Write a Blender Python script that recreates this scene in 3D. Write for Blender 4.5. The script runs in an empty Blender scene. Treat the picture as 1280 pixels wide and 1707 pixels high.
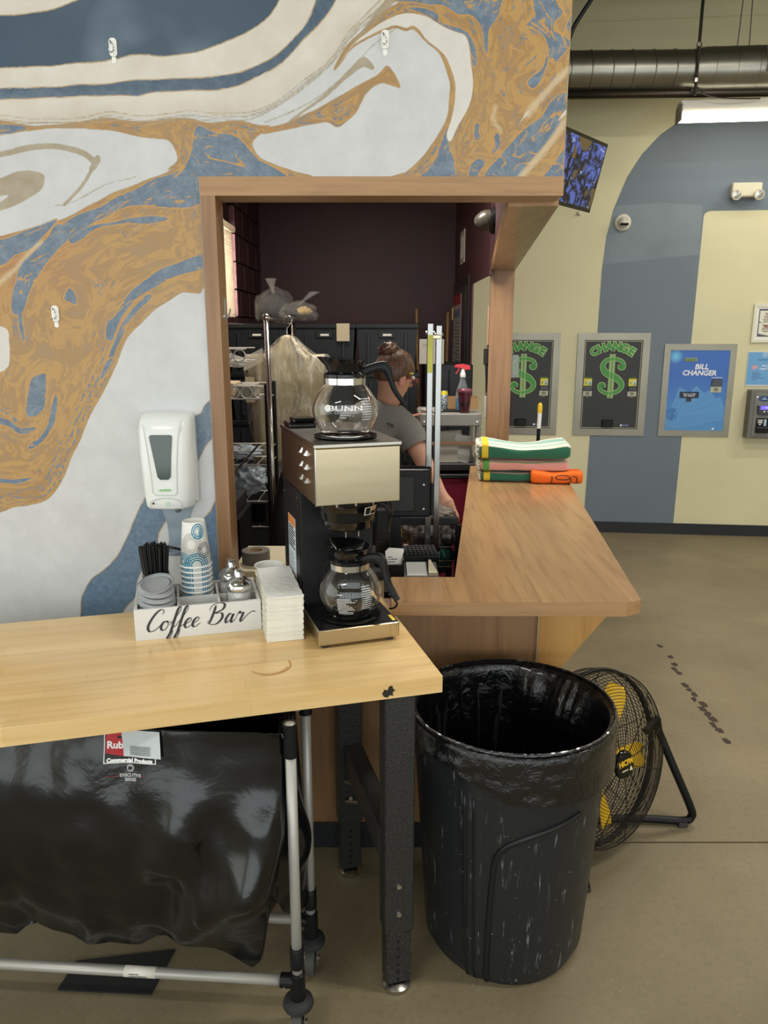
import bpy, bmesh, math, random
import numpy as np
from mathutils import Vector, Matrix, noise
R = math.radians
pi = math.pi
random.seed(7)
S = bpy.context.scene
COL = S.collection

# ---------------------------------------------------------------- camera, world, lights, exposure
cam = bpy.data.cameras.new('camera'); co = bpy.data.objects.new('camera', cam); COL.objects.link(co)
cam.sensor_fit = 'VERTICAL'; cam.sensor_height = 36.0; cam.lens = 27.04; cam.clip_start = .05
co.location = (0, 0, 1.72); co.rotation_euler = (R(90-13.36), 0, 0)
S.camera = co
S.view_settings.view_transform = 'Standard'; S.view_settings.look = 'None'
S.view_settings.gamma = 1; S.view_settings.use_curve_mapping = False
S.view_settings.exposure = 0.0
w = bpy.data.worlds.new('world'); S.world = w; w.use_nodes = True
w.node_tree.nodes['Background'].inputs[0].default_value = (.75, .85, 1, 1)
w.node_tree.nodes['Background'].inputs[1].default_value = .5
def area(name, loc, rot, sx, sy, power, col=(1, 1, 1)):
    l = bpy.data.lights.new(name, 'AREA'); l.shape = 'RECTANGLE'; l.size = sx; l.size_y = sy; l.energy = power; l.color = col
    o = bpy.data.objects.new(name, l); COL.objects.link(o); o.location = loc; o.rotation_euler = [R(a) for a in rot]; return o
# daylight through the storefront behind the camera, and through the office window
area('storefront_daylight', (1.2, -3.35, 1.75), (90, 0, 0), 10.4, 2.9, 265, (.88, .95, 1))
area('side_daylight', (-4.05, 0.2, 1.8), (90, 0, -90), 4.2, 2.6, 62, (.88, .95, 1))
area('office_daylight', (-1.52, 5.4, 2.13), (90, 0, -90), 1.15, .6, 85, (1, .95, .88))
# fluorescent strips of the hall
for k, (x, y) in enumerate([(1.9, 1.2), (1.9, 3.6), (4.4, 1.2), (4.4, 4.4), (-1.5, -.5)]):
    area('hall_strip_light', (x, y, 3.9), (0, 0, 0), 1.3, .14, 40, (1, .96, .89))
area('office_fill_light', (-.15, 4.1, 2.98), (0, 0, 0), .9, .4, 48, (1, .93, .84))  # unseen fill lamp added to brighten the office interior

# ---------------------------------------------------------------- helpers
def lin(h):
    if isinstance(h, str):
        h = [int(h[i:i+2], 16)/255 for i in (0, 2, 4)]
        h = [c/12.92 if c <= .04045 else ((c+.055)/1.055)**2.4 for c in h]
    return (*h[:3], 1)
class NT:
    def __init__(s, name):
        s.m = bpy.data.materials.new(name); s.m.use_nodes = True; s.t = s.m.node_tree; s.n = s.t.nodes; s.b = s.n['Principled BSDF']
    def add(s, typ, ins=None, **kw):
        n = s.n.new('ShaderNode'+typ)
        for k, v in kw.items(): setattr(n, k, v)
        for k, v in (ins or {}).items(): s.set(n, k, v)
        return n
    def set(s, n, k, v):
        i = n.inputs[k]
        if isinstance(v, bpy.types.NodeSocket): s.t.links.new(v, i)
        elif isinstance(v, bpy.types.Node): s.t.links.new(v.outputs[0], i)
        else: i.default_value = v
    def math(s, op, a, b=0., c=0.):
        return s.add('Math', {0: a, 1: b, 2: c}, operation=op).outputs[0]
    def mix(s, f, a, b):
        n = s.n.new('ShaderNodeMix'); n.data_type = 'RGBA'
        for i, v in ((0, f), (6, a), (7, b)): s.set(n, i, lin(v) if isinstance(v, str) else v)
        return n.outputs[2]
    def coord(s, scale=(1, 1, 1), kind='Object', rot=(0, 0, 0)):
        c = s.add('TexCoord'); return s.add('Mapping', {'Vector': c.outputs[kind], 'Scale': scale, 'Rotation': rot}).outputs[0]
    def noise(s, vec, scale, detail=3, rough=.5, dist=0):
        return s.add('TexNoise', {'Vector': vec, 'Scale': scale, 'Detail': detail, 'Roughness': rough, 'Distortion': dist}).outputs[0]
    def ramp(s, f, lo, hi):
        return s.add('MapRange', {0: f, 1: lo, 2: hi}).outputs[0]
    def bump(s, h, strength=.2, dist=.01):
        s.set(s.b, 'Normal', s.add('Bump', {'Height': h, 'Strength': strength, 'Distance': dist}).outputs[0])
MATS = {}
def mat(name, col, rough=.5, metal=0., vary=0, vscale=6, bump=None, emit=None, es=1., trans=0, ior=1.45, alpha=1, coat=0, spec=.5, rnd=0, stretch=(1, 1, 1)):
    if name in MATS: return MATS[name]
    n = NT(name); b = n.b; c = lin(col)
    b.inputs['Roughness'].default_value = rough; b.inputs['Metallic'].default_value = metal
    b.inputs['IOR'].default_value = ior; b.inputs['Alpha'].default_value = alpha
    b.inputs['Transmission Weight'].default_value = trans; b.inputs['Coat Weight'].default_value = coat
    b.inputs['Specular IOR Level'].default_value = spec
    cs = c
    if vary:
        v = n.noise(n.coord(stretch), vscale, 5, .6)
        cs = n.mix(n.ramp(v, .3, .7), tuple(x*(1-vary) for x in c[:3])+(1,), tuple(min(1, x*(1+vary)) for x in c[:3])+(1,))
    if rnd:
        o = n.add('ObjectInfo')
        h = n.add('HueSaturation', {'Color': cs, 'Value': n.ramp(o.outputs['Random'], -.5/rnd+.5-.0, .5/rnd+.5) if 0 else n.math('ADD', n.math('MULTIPLY', o.outputs['Random'], 2*rnd), 1-rnd)})
        cs = h.outputs[0]
    n.set(b, 'Base Color', cs)
    if bump: n.bump(n.noise(n.coord(stretch), bump[0], 4), bump[1], .01)
    if emit: b.inputs['Emission Color'].default_value = lin(emit); b.inputs['Emission Strength'].default_value = es
    MATS[name] = n.m; return n.m
def wood(name, dark, mid, light, axis='y', fine=38, rough=.38, rnd=0, coat=0.):
    if name in MATS: return MATS[name]
    n = NT(name); st = {'x': (.06, 1, 1), 'y': (1, .06, 1), 'z': (1, 1, .06)}[axis]
    v = n.coord(st)
    a = n.noise(v, fine, 6, .65, .3); st2 = tuple(.8 if q == 1 else .03 for q in st)
    b = n.noise(n.coord(st2), 9, 3, .5, 1.2)
    c = n.mix(n.ramp(b, .3, .7), mid, light)
    c = n.mix(n.math('MULTIPLY', n.ramp(a, .48, .72), .6), c, dark)
    if rnd:
        o = n.add('ObjectInfo')
        c = n.add('HueSaturation', {'Color': c, 'Value': n.math('ADD', n.math('MULTIPLY', o.outputs['Random'], 2*rnd), 1-rnd)}).outputs[0]
    n.set(n.b, 'Base Color', c); n.b.inputs['Roughness'].default_value = rough; n.b.inputs['Coat Weight'].default_value = coat
    n.b.inputs['Coat Roughness'].default_value = .2
    n.bump(a, .06, .004)
    MATS[name] = n.m; return n.m

class M:
    """a bmesh that shapes are added to; obj() links it as one mesh object"""
    def __init__(s): s.bm = bmesh.new(); s.mi = 0
    def poly(s, vs, fs):
        v = [s.bm.verts.new(p) for p in vs]; out = []
        for f in fs:
            try: q = s.bm.faces.new([v[i] for i in f]); q.material_index = s.mi; out.append(q)
            except ValueError: pass
        return v, out
    def box(s, a, b, bev=0, seg=1):
        x0, y0, z0 = a; x1, y1, z1 = b
        v, f = s.poly([(x0, y0, z0), (x1, y0, z0), (x1, y1, z0), (x0, y1, z0), (x0, y0, z1), (x1, y0, z1), (x1, y1, z1), (x0, y1, z1)],
                      [(3, 2, 1, 0), (4, 5, 6, 7), (0, 1, 5, 4), (1, 2, 6, 5), (2, 3, 7, 6), (3, 0, 4, 7)])
        if bev:
            es = {e for q in f for e in q.edges}
            r = bmesh.ops.bevel(s.bm, geom=list(es), offset=bev, segments=seg, affect='EDGES', profile=.5)
            for q in r['faces']: q.material_index = s.mi
        return s
    def prism(s, pts, h0, h1, ax='z', bev=0):
        g = {'z': lambda p, h: (p[0], p[1], h), 'y': lambda p, h: (p[0], h, p[1]), 'x': lambda p, h: (h, p[0], p[1])}[ax]
        n = len(pts)
        v, f = s.poly([g(p, h0) for p in pts]+[g(p, h1) for p in pts],
                      [tuple(range(n))[::-1], tuple(range(n, 2*n))]+[(i, (i+1) % n, n+(i+1) % n, n+i) for i in range(n)])
        bmesh.ops.recalc_face_normals(s.bm, faces=f)
        if bev:
            es = {e for q in f[:2] for e in q.edges}
            bmesh.ops.bevel(s.bm, geom=list(es), offset=bev, segments=1, affect='EDGES')
        return s
    def rings(s, rings, closed=True, cap=True, loop=False):
        n = len(rings[0]); V = [[s.bm.verts.new(p) for p in r] for r in rings]; m = len(rings)
        for i in range(m if loop else m-1):
            a, b = V[i], V[(i+1) % m]
            for j in range(n if closed else n-1):
                k = (j+1) % n
                try: f = s.bm.faces.new((a[j], a[k], b[k], b[j])); f.material_index = s.mi
                except ValueError: pass
        if cap and closed and not loop:
            for q in (V[0][::-1], V[-1]):
                try: f = s.bm.faces.new(q); f.material_index = s.mi
                except ValueError: pass
        return s
    def tube(s, pts, r, n=8, closed=False, cap=True):
        P = [Vector(p) for p in pts]; rs = r if isinstance(r, (list, tuple)) else [r]*len(P); m = len(P)
        def tan(i):
            if closed: return (P[(i+1) % m]-P[i-1]).normalized()
            return (P[min(i+1, m-1)]-P[max(i-1, 0)]).normalized()
        t = tan(0); u = t.orthogonal().normalized(); out = []
        for i in range(m):
            t = tan(i); u = (u-t*u.dot(t)); u = u.normalized() if u.length > 1e-6 else t.orthogonal().normalized(); v = t.cross(u)
            out.append([P[i]+(u*math.cos(2*pi*k/n)+v*math.sin(2*pi*k/n))*rs[i] for k in range(n)])
        return s.rings(out, True, cap, closed)
    def cyl(s, p, q, r, r2=None, n=16): return s.tube([p, q], [r, r if r2 is None else r2], n)
    def lathe(s, prof, n=32, o=(0, 0, 0), a0=0, a1=2*pi, ell=1.):
        full = abs(a1-a0-2*pi) < 1e-6; N = n if full else n+1
        V = [[s.bm.verts.new((o[0]+r*math.cos(a0+(a1-a0)*k/n), o[1]+r*ell*math.sin(a0+(a1-a0)*k/n), o[2]+z)) for k in range(N)] if r > 1e-6 else [s.bm.verts.new((o[0], o[1], o[2]+z))] for r, z in prof]
        for a, b in zip(V, V[1:]):
            for j in range(n):
                k = (j+1) % N
                q = [a[j], a[k], b[k], b[j]] if len(a) > 1 and len(b) > 1 else ([a[0], b[k], b[j]] if len(a) == 1 else [a[j], a[k], b[0]])
                try: f = s.bm.faces.new(q); f.material_index = s.mi
                except ValueError: pass
        return s
    def ball(s, c, r, n=12):
        rx, ry, rz = (r, r, r) if not isinstance(r, (tuple, list)) else r
        k = len(s.bm.verts); s.lathe([(math.sin(pi*i/n), -math.cos(pi*i/n)) for i in range(n+1)], 2*n)
        s.bm.verts.ensure_lookup_table()
        for v in s.bm.verts[k:]: v.co = Vector((c[0]+v.co.x*rx, c[1]+v.co.y*ry, c[2]+v.co.z*rz))
        return s
    def grid(s, nu, nv, f, wrap=False):
        return s.rings([[f(i/nu, j/nv) for i in range(nu if wrap else nu+1)] for j in range(nv+1)], wrap, False)
    def xf(s, mtx): bmesh.ops.transform(s.bm, matrix=mtx, verts=s.bm.verts); return s
    def move(s, fn):
        for v in s.bm.verts: v.co = fn(v.co)
        return s
    def obj(s, name, m, parent=None, smooth=0, label=None, thick=0, sub=0, recalc=True):
        if recalc: bmesh.ops.recalc_face_normals(s.bm, faces=s.bm.faces)
        me = bpy.data.meshes.new(name); s.bm.to_mesh(me); s.bm.free()
        for q in (m if isinstance(m, (list, tuple)) else [m]): me.materials.append(q)
        o = bpy.data.objects.new(name, me); COL.objects.link(o); o.parent = parent
        if smooth:
            for p in me.polygons: p.use_smooth = True
            if smooth is not True: me.set_sharp_from_angle(angle=R(smooth))
        if thick: d = o.modifiers.new('solid', 'SOLIDIFY'); d.thickness = thick; d.offset = 0
        if sub: d = o.modifiers.new('sub', 'SUBSURF'); d.levels = sub; d.render_levels = sub
        if label: o['label'] = label
        return o
def B(a, b, bev=0, seg=1): return M().box(a, b, bev, seg)
def thing(name, label, cat, loc=(0, 0, 0), rz=0, group=None):
    o = bpy.data.objects.new(name, None); COL.objects.link(o); o.empty_display_size = .05
    o.location = loc; o.rotation_euler = (0, 0, R(rz)); return tag(o, label, cat, group)
def tag(o, label, cat, group=None):
    o['label'] = label; o['category'] = cat
    if group: o['group'] = group
    return o
def struct(o): o['kind'] = 'structure'; return o
def stuff(o): o['kind'] = 'stuff'; return o
def dup(o, parent=None, **kw):
    c = o.copy(); COL.objects.link(c); c.parent = parent
    for k, v in kw.items():
        if k in ('label', 'group', 'category'): c[k] = v
        elif k == 'rz': c.rotation_euler = (c.rotation_euler[0], c.rotation_euler[1], R(v))
        else: setattr(c, k, v)
    for ch in list(o.children): dup(ch, c)
    return c
def text(name, body, size, m, parent, loc, rot=(90, 0, 0), sx=1, ex=.0006, off=0, shear=0, align='CENTER', space=1, warp=None, line=1):
    cu = bpy.data.curves.new('tx', 'FONT'); cu.body = body; cu.size = size; cu.extrude = ex; cu.offset = off; cu.shear = shear
    cu.align_x = align; cu.align_y = 'CENTER'; cu.space_character = space; cu.space_line = line; cu.resolution_u = 3
    t = bpy.data.objects.new('tx', cu); COL.objects.link(t)
    me = bpy.data.meshes.new_from_object(t); bpy.data.objects.remove(t); bpy.data.curves.remove(cu)
    me.name = name; mx = Matrix.Translation(loc) @ Matrix([[1, 0, 0, 0], [0, 1, 0, 0], [0, 0, 1, 0], [0, 0, 0, 1]])
    rotm = Matrix.Rotation(R(rot[2]), 4, 'Z') @ Matrix.Rotation(R(rot[1]), 4, 'Y') @ Matrix.Rotation(R(rot[0]), 4, 'X')
    if warp:
        bm = bmesh.new(); bm.from_mesh(me); bmesh.ops.triangulate(bm, faces=bm.faces)
        bmesh.ops.subdivide_edges(bm, edges=[e for e in bm.edges if e.calc_length() > .004], cuts=2)
        bm.to_mesh(me); bm.free()
        for v in me.vertices: v.co = warp(v.co.x*sx, v.co.y, v.co.z)
    else: me.transform(mx @ rotm @ Matrix.Diagonal((sx, 1, 1, 1)))
    me.materials.clear(); me.materials.append(m)
    o = bpy.data.objects.new(name, me); COL.objects.link(o); o.parent = parent; return o
def bars(rows, x0, x1, y, h, depth=.0008, seed=1, gap=.25, words=True):
    """lines of small illegible print as little raised bars in the xz plane at depth y"""
    rr = random.Random(seed); m = M()
    for z, l in rows:
        x = x0
        end = x0+(x1-x0)*l
        while x < end:
            wd = min(rr.uniform(.6, 2.4)*h*1.6, end-x)
            if wd < h*.2: break
            m.box((x, y-depth, z-h/2), (x+wd, y, z+h/2)); x += wd+h*.55
    return m
def bez(p0, p1, p2, p3, n=10):
    p = [Vector(q) for q in (p0, p1, p2, p3)]; o = []
    for i in range(n+1):
        t = i/n; o.append(p[0]*(1-t)**3+p[1]*3*t*(1-t)**2+p[2]*3*t*t*(1-t)+p[3]*t**3)
    return o
def smooth_path(pts, n=6, closed=False):
    P = [Vector(p) for p in pts]; m = len(P); o = []
    g = lambda i: P[i % m] if closed else P[max(0, min(m-1, i))]
    for i in range(m if closed else m-1):
        a, b, c, d = g(i-1), g(i), g(i+1), g(i+2)
        for k in range(n):
            t = k/n; o.append(.5*((2*b)+(c-a)*t+(2*a-5*b+4*c-d)*t*t+(3*b-a-3*c+d)*t**3))
    if not closed: o.append(P[-1])
    return o
def rrect(w, h, r, n=5, cx=0, cy=0):
    o = []
    for sx, sy, a in ((1, 1, 0), (-1, 1, 90), (-1, -1, 180), (1, -1, 270)):
        for k in range(n+1):
            t = R(a+90*k/n); o.append((cx+sx*(w/2-r)+r*math.cos(t), cy+sy*(h/2-r)+r*math.sin(t)))
    return o
def skin_body(name, nodes, edges, m, parent, sub=2, root=0):
    me = bpy.data.meshes.new(name); me.from_pydata([n[:3] for n in nodes], edges, []); o = bpy.data.objects.new(name, me); COL.objects.link(o)
    o.modifiers.new('skin', 'SKIN').use_smooth_shade = True
    for i, n in enumerate(nodes):
        sv = me.skin_vertices[0].data[i]; sv.radius = (n[3], n[4] if len(n) > 4 else n[3]); sv.use_root = (i == root)
    d = o.modifiers.new('sub', 'SUBSURF'); d.levels = d.render_levels = sub
    bpy.context.view_layer.update()
    q = bpy.data.meshes.new_from_object(o.evaluated_get(bpy.context.evaluated_depsgraph_get()))
    q.name = name; o.modifiers.clear(); o.data = q; q.materials.clear(); q.materials.append(m); o.parent = parent
    for p in q.polygons: p.use_smooth = True
    return o

# ---------------------------------------------------------------- shared materials
white_p = mat('white_plastic', 'e6e7e4', .35)
black_p = mat('black_plastic', '111214', .4, spec=.3)
black_g = mat('black_gloss_plastic', '0e0f11', .12)
black_m = mat('matte_black', '121314', .6, spec=.3)
chrome = mat('chrome', 'cfcfcd', .14, 1)
chrome_d = mat('chrome_dim', '9c9c9a', .22, 1)
steel = mat('brushed_steel', 'b8aa8c', .24, 1, vary=.06, vscale=30, stretch=(.05, 1, 1))
steel_w = mat('brushed_steel_frame', '8b8678', .36, 1, vary=.1, vscale=14, stretch=(.15, 1, .15))
glass = mat('clear_glass', 'ffffff', .02, trans=1, ior=1.45)
paper_w = mat('white_paper', 'e9e7e0', .75)
ink = mat('black_ink', '202022', .6)
white_ink = mat('white_ink', 'f2f2f2', .5)
cream = mat('cream_paint', 'd8d2b2', .55, vary=.03, vscale=2)
purple = mat('maroon_paint', '4d3032', .5, vary=.06, vscale=2)
WX = wood('laminate_grain_x', '7d5a3c', 'a07a52', 'b38d62', 'x')
WY = wood('laminate_grain_y', '7a583b', '9a7650', 'ad885e', 'y', rough=.27)
WZ = wood('laminate_grain_z', '6b4c32', '8f6a48', 'a17b56', 'z')
# ================================================================ the setting
# floor: two concrete slabs with a control joint between them
n = NT('concrete'); v = n.coord()
c = n.mix(n.ramp(n.noise(v, 1.1, 5, .6), .3, .7), '73674e', '8e8165')
c = n.mix(n.math('MULTIPLY', n.ramp(n.noise(v, 46, 4, .7), .5, .75), .45), c, '66594a')
c = n.mix(n.math('MULTIPLY', n.ramp(n.noise(v, 110, 2, .5), .66, .72), .5), c, 'a99f86')
n.set(n.b, 'Base Color', c); n.set(n.b, 'Roughness', n.ramp(n.noise(v, 3, 3), -.3, 1.2)); n.bump(n.noise(v, 160, 3), .12, .004)
concrete = n.m
fl = struct(B((-4, -3.3, -.3), (7, 7.6, -.012)).obj('floor', mat('joint_dirt', '2c2822', .9)))
JY = 2.316
M().box((-4, -3.3, -.012), (7, JY-.004, 0)).obj('slab', concrete, fl)
M().box((-4, JY+.004, -.012), (7, 7.6, 0)).obj('slab', concrete, fl)
# worn adhesive marks left on the concrete
rr = random.Random(4); m = M()
for k in range(22):
    t = k/21; x = 1.62-.38*t + .35*0; 
    x, y = 1.55+(1.46-1.55)*t+rr.uniform(-.015, .015), 4.0+(2.98-4.0)*t
    if rr.random() < .75:
        pts = [(x+rr.uniform(.010, .020)*math.copysign(abs(math.cos(a))**.5, math.cos(a)), y+rr.uniform(.014, .034)*math.copysign(abs(math.sin(a))**.5, math.sin(a))) for a in (0, 1, 2.1, 3.1, 4.2, 5.2)]
        m.prism(pts, 0, .0006)
stuff(m.obj('floor_marks', mat('dark_residue', '40352e', .8), fl))

# hall shell
struct(B((-4.3, -3.5, 4.25), (7.2, 7.7, 4.4)).obj('ceiling', mat('deck_grey', '8b887b', .7)))
struct(B((-4.2, -3.4, 0), (-4.08, 2.3, 4.25)).obj('wall_left', cream))
struct(B((7, -3.4, 0), (7.1, 7.6, 4.25)).obj('wall_right', cream))
wb = M(); wb.box((-4.2, -3.6, 0), (7.1, -3.5, 4.25)); struct(wb.obj('wall_rear', cream))
m = M()
for x in (-4.05, -2.9, -1.75, -.6, .55, 1.7, 2.85, 4.0, 5.15, 6.3): m.box((x-.035, -3.3, .25), (x+.035, -3.2, 3.3))
for z in (.25, 1.15, 2.45, 3.25): m.box((-4.05, -3.3, z-.03), (6.8, -3.2, z+.03))
struct(m.obj('window_1', black_m))

# lobby back wall (slightly turned), local frame: x along the wall, -y towards the hall
LOB = thing('wall_far', 'x', 'x', (1.784, 6.504, 0), -6.147)
for k in ('label', 'category'): del LOB[k]
struct(LOB)
M().box((-1.13, 0, 0), (5.4, .15, 4.25)).obj('plaster', mat('lobby_cream', 'd9d2ac', .6, vary=.05, vscale=1.3), LOB)
bluep = mat('blue_grey_paint', '6f7a85', .55, vary=.05, vscale=1.5)
arch = [(-.045, .09), (-.03, 1.2), (-.022, 2.187), (-.004, 2.417), (.037, 2.643), (.127, 2.885), (.228, 3.049), (.354, 3.184), (.46, 3.258), (.567, 3.306), (.72, 3.345), (.9, 3.36), (3.2, 3.36), (3.2, 2.625)]
inner = [(.79, 2.625), (.765, 2.62), (.745, 2.607), (.735, 2.588), (.712, .09)]
M().prism(arch+inner, -.002, 0, 'y').obj('painted_arch', bluep, LOB)
M().prism([(-.015, 2.23), (-.002, 2.45), (.05, 2.672), (.4, 2.69), (.72, 2.668), (.728, 2.3)], -.0026, -.002, 'y').obj('paint_patch', mat('patch_paint', '7d8890', .6, vary=.1, vscale=4), LOB)
struct(M().prism([(-1.06, 0), (5.3, 0), (5.3, -.013), (-1.06, -.013)], 0, .095, 'z').obj('skirting', mat('rubber_base', '24262a', .45), LOB))
# added raised strips standing in for faint bands of shade high on the wall
for z in (3.72, 3.95): M().box((-1.0, -.006, z), (3.2, 0, z+.035), .002).obj('shade_strip', MATS['lobby_cream'], LOB)

# mural wall
MURAL = """e:-1104,2654 -1152,2271 -955,2272 -839,2274 -756,2289 -641,2280 -542,2294 -394,2289 -311,2312 -228,2368 -154,2415 -96,2485 0,2654
n:-1120,2528 -1024,2531 -927,2539 -837,2558 -779,2585 -694,2654 -252,2654 -274,2578 -320,2521 -386,2488 -468,2456 -566,2439 -654,2440 -720,2431 -793,2422 -907,2415 -1134,2414
b:-1142,2356 -1044,2356 -921,2359 -798,2364 -659,2377 -553,2378 -472,2383 -390,2395 -307,2427 -241,2478 -192,2535 -150,2654 -79,2654 -123,2578 -160,2528 -217,2478 -275,2420 -358,2380 -424,2359 -506,2353 -620,2350 -667,2338 -719,2341 -850,2338 -965,2334 -1145,2332
t4:-1152,2274 -1053,2277 -955,2271 -839,2272 -756,2286 -642,2277 -542,2289 -394,2285 -312,2307 -228,2359 -154,2411 -105,2469 -64,2512 0,2563 79,2654
t4:-1153,2265 -1054,2268 -956,2262 -840,2263 -757,2277 -642,2268 -543,2280 -395,2275 -312,2301 -228,2352 -154,2404 -105,2460 -64,2504 0,2551 79,2654
t3:-1151,2285 -1052,2288 -954,2282 -838,2283 -755,2297 -641,2288 -542,2300 -394,2295 -311,2314 -228,2368 -154,2419 -105,2479 -64,2522 0,2578 79,2654
t3:-329,2271 -230,2309 -130,2368 -65,2427 0,2482 80,2528
t7:-263,2271 -197,2316 -114,2375 -65,2412
g:-346,2251 -280,2266 -197,2300 -131,2334 -65,2365 -18,2389 6,2412 24,2398 44,2361 24,2365 -11,2371 -56,2338 -79,2297 -107,2268 -129,2260 -156,2274 -198,2269 -280,2253 -330,2242
t:-65,2431 -45,2430 -26,2409 -32,2401 -55,2409 -81,2395 -114,2371 -155,2338 -180,2324 -130,2368 -97,2401
t:0,2539 -48,2492 -105,2434 -130,2409 -89,2463 -40,2521 16,2585 79,2654 126,2654
g:-130,2412 -107,2452 -57,2497 -7,2541 48,2570 102,2652 514,2652 545,2111 10,2121 62,2143 113,2190 152,2243 174,2285 177,2331 179,2372 166,2417 143,2450 115,2470 92,2492 76,2502 59,2497 32,2504 4,2497 -46,2477 -96,2445 -130,2402
w:-118,2417 -90,2455 -40,2497 15,2527 64,2536 108,2531 147,2512 192,2495 215,2486 226,2465 232,2427 241,2372 237,2331 219,2290 202,2259 186,2226 178,2226 174,2243 185,2279 191,2321 193,2362 185,2400 168,2435 143,2456 115,2475 95,2497 76,2509 59,2503 32,2510 4,2503 -46,2482 -85,2457
b:20,2580 37,2566 81,2566 114,2561 157,2558 180,2546 202,2536 229,2534 252,2517 266,2487 269,2457 275,2440 278,2457 280,2497 296,2522 306,2551 308,2652 118,2652
b:59,2549 103,2551 141,2536 147,2517 191,2507 225,2490 242,2457 249,2422 243,2407 235,2427 228,2465 217,2487 192,2496 147,2513 114,2534
b:394,2652 399,2541 379,2512 395,2507 430,2482 443,2442 460,2422 495,2457 496,2477 457,2497 456,2517 476,2541 453,2570 449,2652
b:514,2551 504,2541 489,2502 518,2487
b:498,2346 465,2331 433,2290 401,2264 357,2227 318,2185 285,2148 281,2111 355,2111 399,2164 437,2206 469,2248 500,2310
b:511,2209 473,2175 436,2111 517,2111
b:177,2269 169,2248 152,2206 136,2175 119,2148 85,2116 188,2116 196,2164 185,2196 178,2217
b:234,2116 239,2164 261,2180 279,2169 262,2143 252,2116
b:253,2272 262,2269 261,2248 266,2233 254,2227 247,2243 248,2261
b:294,2238 313,2244 318,2222 304,2196 293,2188 303,2217
b:390,2372 428,2407 437,2437 443,2427 429,2387 408,2357
w:370,2259 380,2277 394,2290 398,2300 385,2290
l15:394,2290 431,2336 463,2372 492,2400
l15:367,2116 405,2159 454,2217 504,2285
w:476,2277 490,2295 506,2310 503,2298 487,2285
l5:306,2310 298,2279 322,2248
g:-1152,2275 -1053,2275 -972,2263 -890,2265 -823,2275 -765,2280 -707,2277 -625,2275 -559,2282 -477,2271 -395,2275 -338,2263 -313,2260 -338,2244 -364,2218 -341,2179 -292,2160 -201,2125 -518,2125 -550,2156 -600,2152 -574,2172 -576,2202 -595,2229 -645,2233 -726,2247 -824,2258 -932,2256 -1015,2248 -1156,2243
g:-549,2169 -601,2144 -695,2113 -799,2070 -896,2023 -983,1999 -1088,1975 -1195,1934 -1292,1161 -1180,1171 -1136,1190 -1093,1195 -1036,1211 -998,1246 -965,1302 -929,1373 -889,1442 -857,1503 -818,1563 -786,1622 -747,1694 -704,1740 -647,1786 -578,1826 -508,1852 -490,2179
w:-1197,1721 -1103,1724 -1094,1688 -1095,1649 -1117,1603 -1213,1593
l9:-1121,1836 -1096,1856 -1055,1885 -1007,1934 -974,1960
b:-541,2168 -584,2141 -635,2129 -713,2094 -800,2054 -879,2023 -961,1967 -1018,1910 -1061,1836 -1077,1769 -1046,1769 -1013,1836 -963,1902 -897,1967 -830,2007 -742,2047 -674,2062 -607,2051 -505,2066 -501,2133
b:-1192,1959 -1089,1967 -1036,1983 -922,2020 -959,1983 -1006,1942 -1051,1926 -1079,1902 -1204,1861
b:-893,1967 -839,1999 -744,2019 -659,2031 -601,2019 -677,2011 -745,2011 -814,1995 -877,1959
b:-508,1930 -587,1905 -648,1880 -709,1842 -752,1798 -782,1753 -803,1740 -813,1695 -794,1688 -778,1721 -740,1779 -698,1817 -643,1848 -576,1874 -509,1895
b:-923,1804 -914,1826 -900,1835 -889,1811 -890,1788 -907,1795
b:-1039,1576 -1018,1590 -997,1590 -1005,1516 -1014,1489 -1044,1469 -1067,1472 -1059,1516
b:-1066,1386 -1030,1407 -1005,1448 -980,1523 -970,1523 -982,1462 -1005,1414 -1039,1383 -1068,1369
b:-1186,1476 -1120,1458 -1089,1431 -1047,1438 -1048,1424 -1091,1414 -1122,1438 -1188,1458
b:-1210,1278 -1127,1276 -1067,1281 -1100,1266 -1135,1264 -1211,1267
b:-1046,1886 -1002,1930 -959,1967 -930,2003 -910,2003 -952,1942 -999,1892 -1029,1855 -1048,1779 -1046,1701 -1054,1688 -1061,1779
b:-685,1817 -742,1759 -796,1669 -836,1583 -826,1583 -783,1662 -729,1753 -672,1807
b:-511,2263 -462,2245 -397,2233 -349,2179 -292,2149 -284,2125 -518,2125 -550,2156 -531,2202
b:-1104,2263 -1005,2265 -981,2256 -1032,2244 -1106,2244
t15:-1165,2168 -1063,2189 -995,2205 -936,2212 -870,2206 -822,2191 -800,2172
t9:-800,2172 -818,2141 -844,2110 -874,2082 -897,2061
t:-793,2191 -783,2178 -805,2149 -817,2156 -800,2179
t3:-940,2054 -866,2070 -779,2110 -693,2133
t:-1121,2121 -1070,2129 -1026,2145 -984,2149 -948,2141 -945,2125 -965,2094 -1027,2062 -1080,2043 -1133,2023 -1130,2047 -1077,2066 -1050,2086 -1075,2082 -1129,2054
b:-988,746 -961,839 -949,900 -919,953 -880,983 -826,1035 -792,1102 -759,1167 -720,1232 -682,1267 -614,1253 -659,1203 -664,1167 -693,1109 -711,1050 -743,1006 -776,946 -786,900 -826,854 -878,746
b:-489,1523 -527,1503 -546,1476 -588,1448 -596,1310 -560,1338 -526,1393 -493,1435
b:-505,1203 -531,1174 -565,1131 -592,1021 -608,870 -521,870"""

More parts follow.
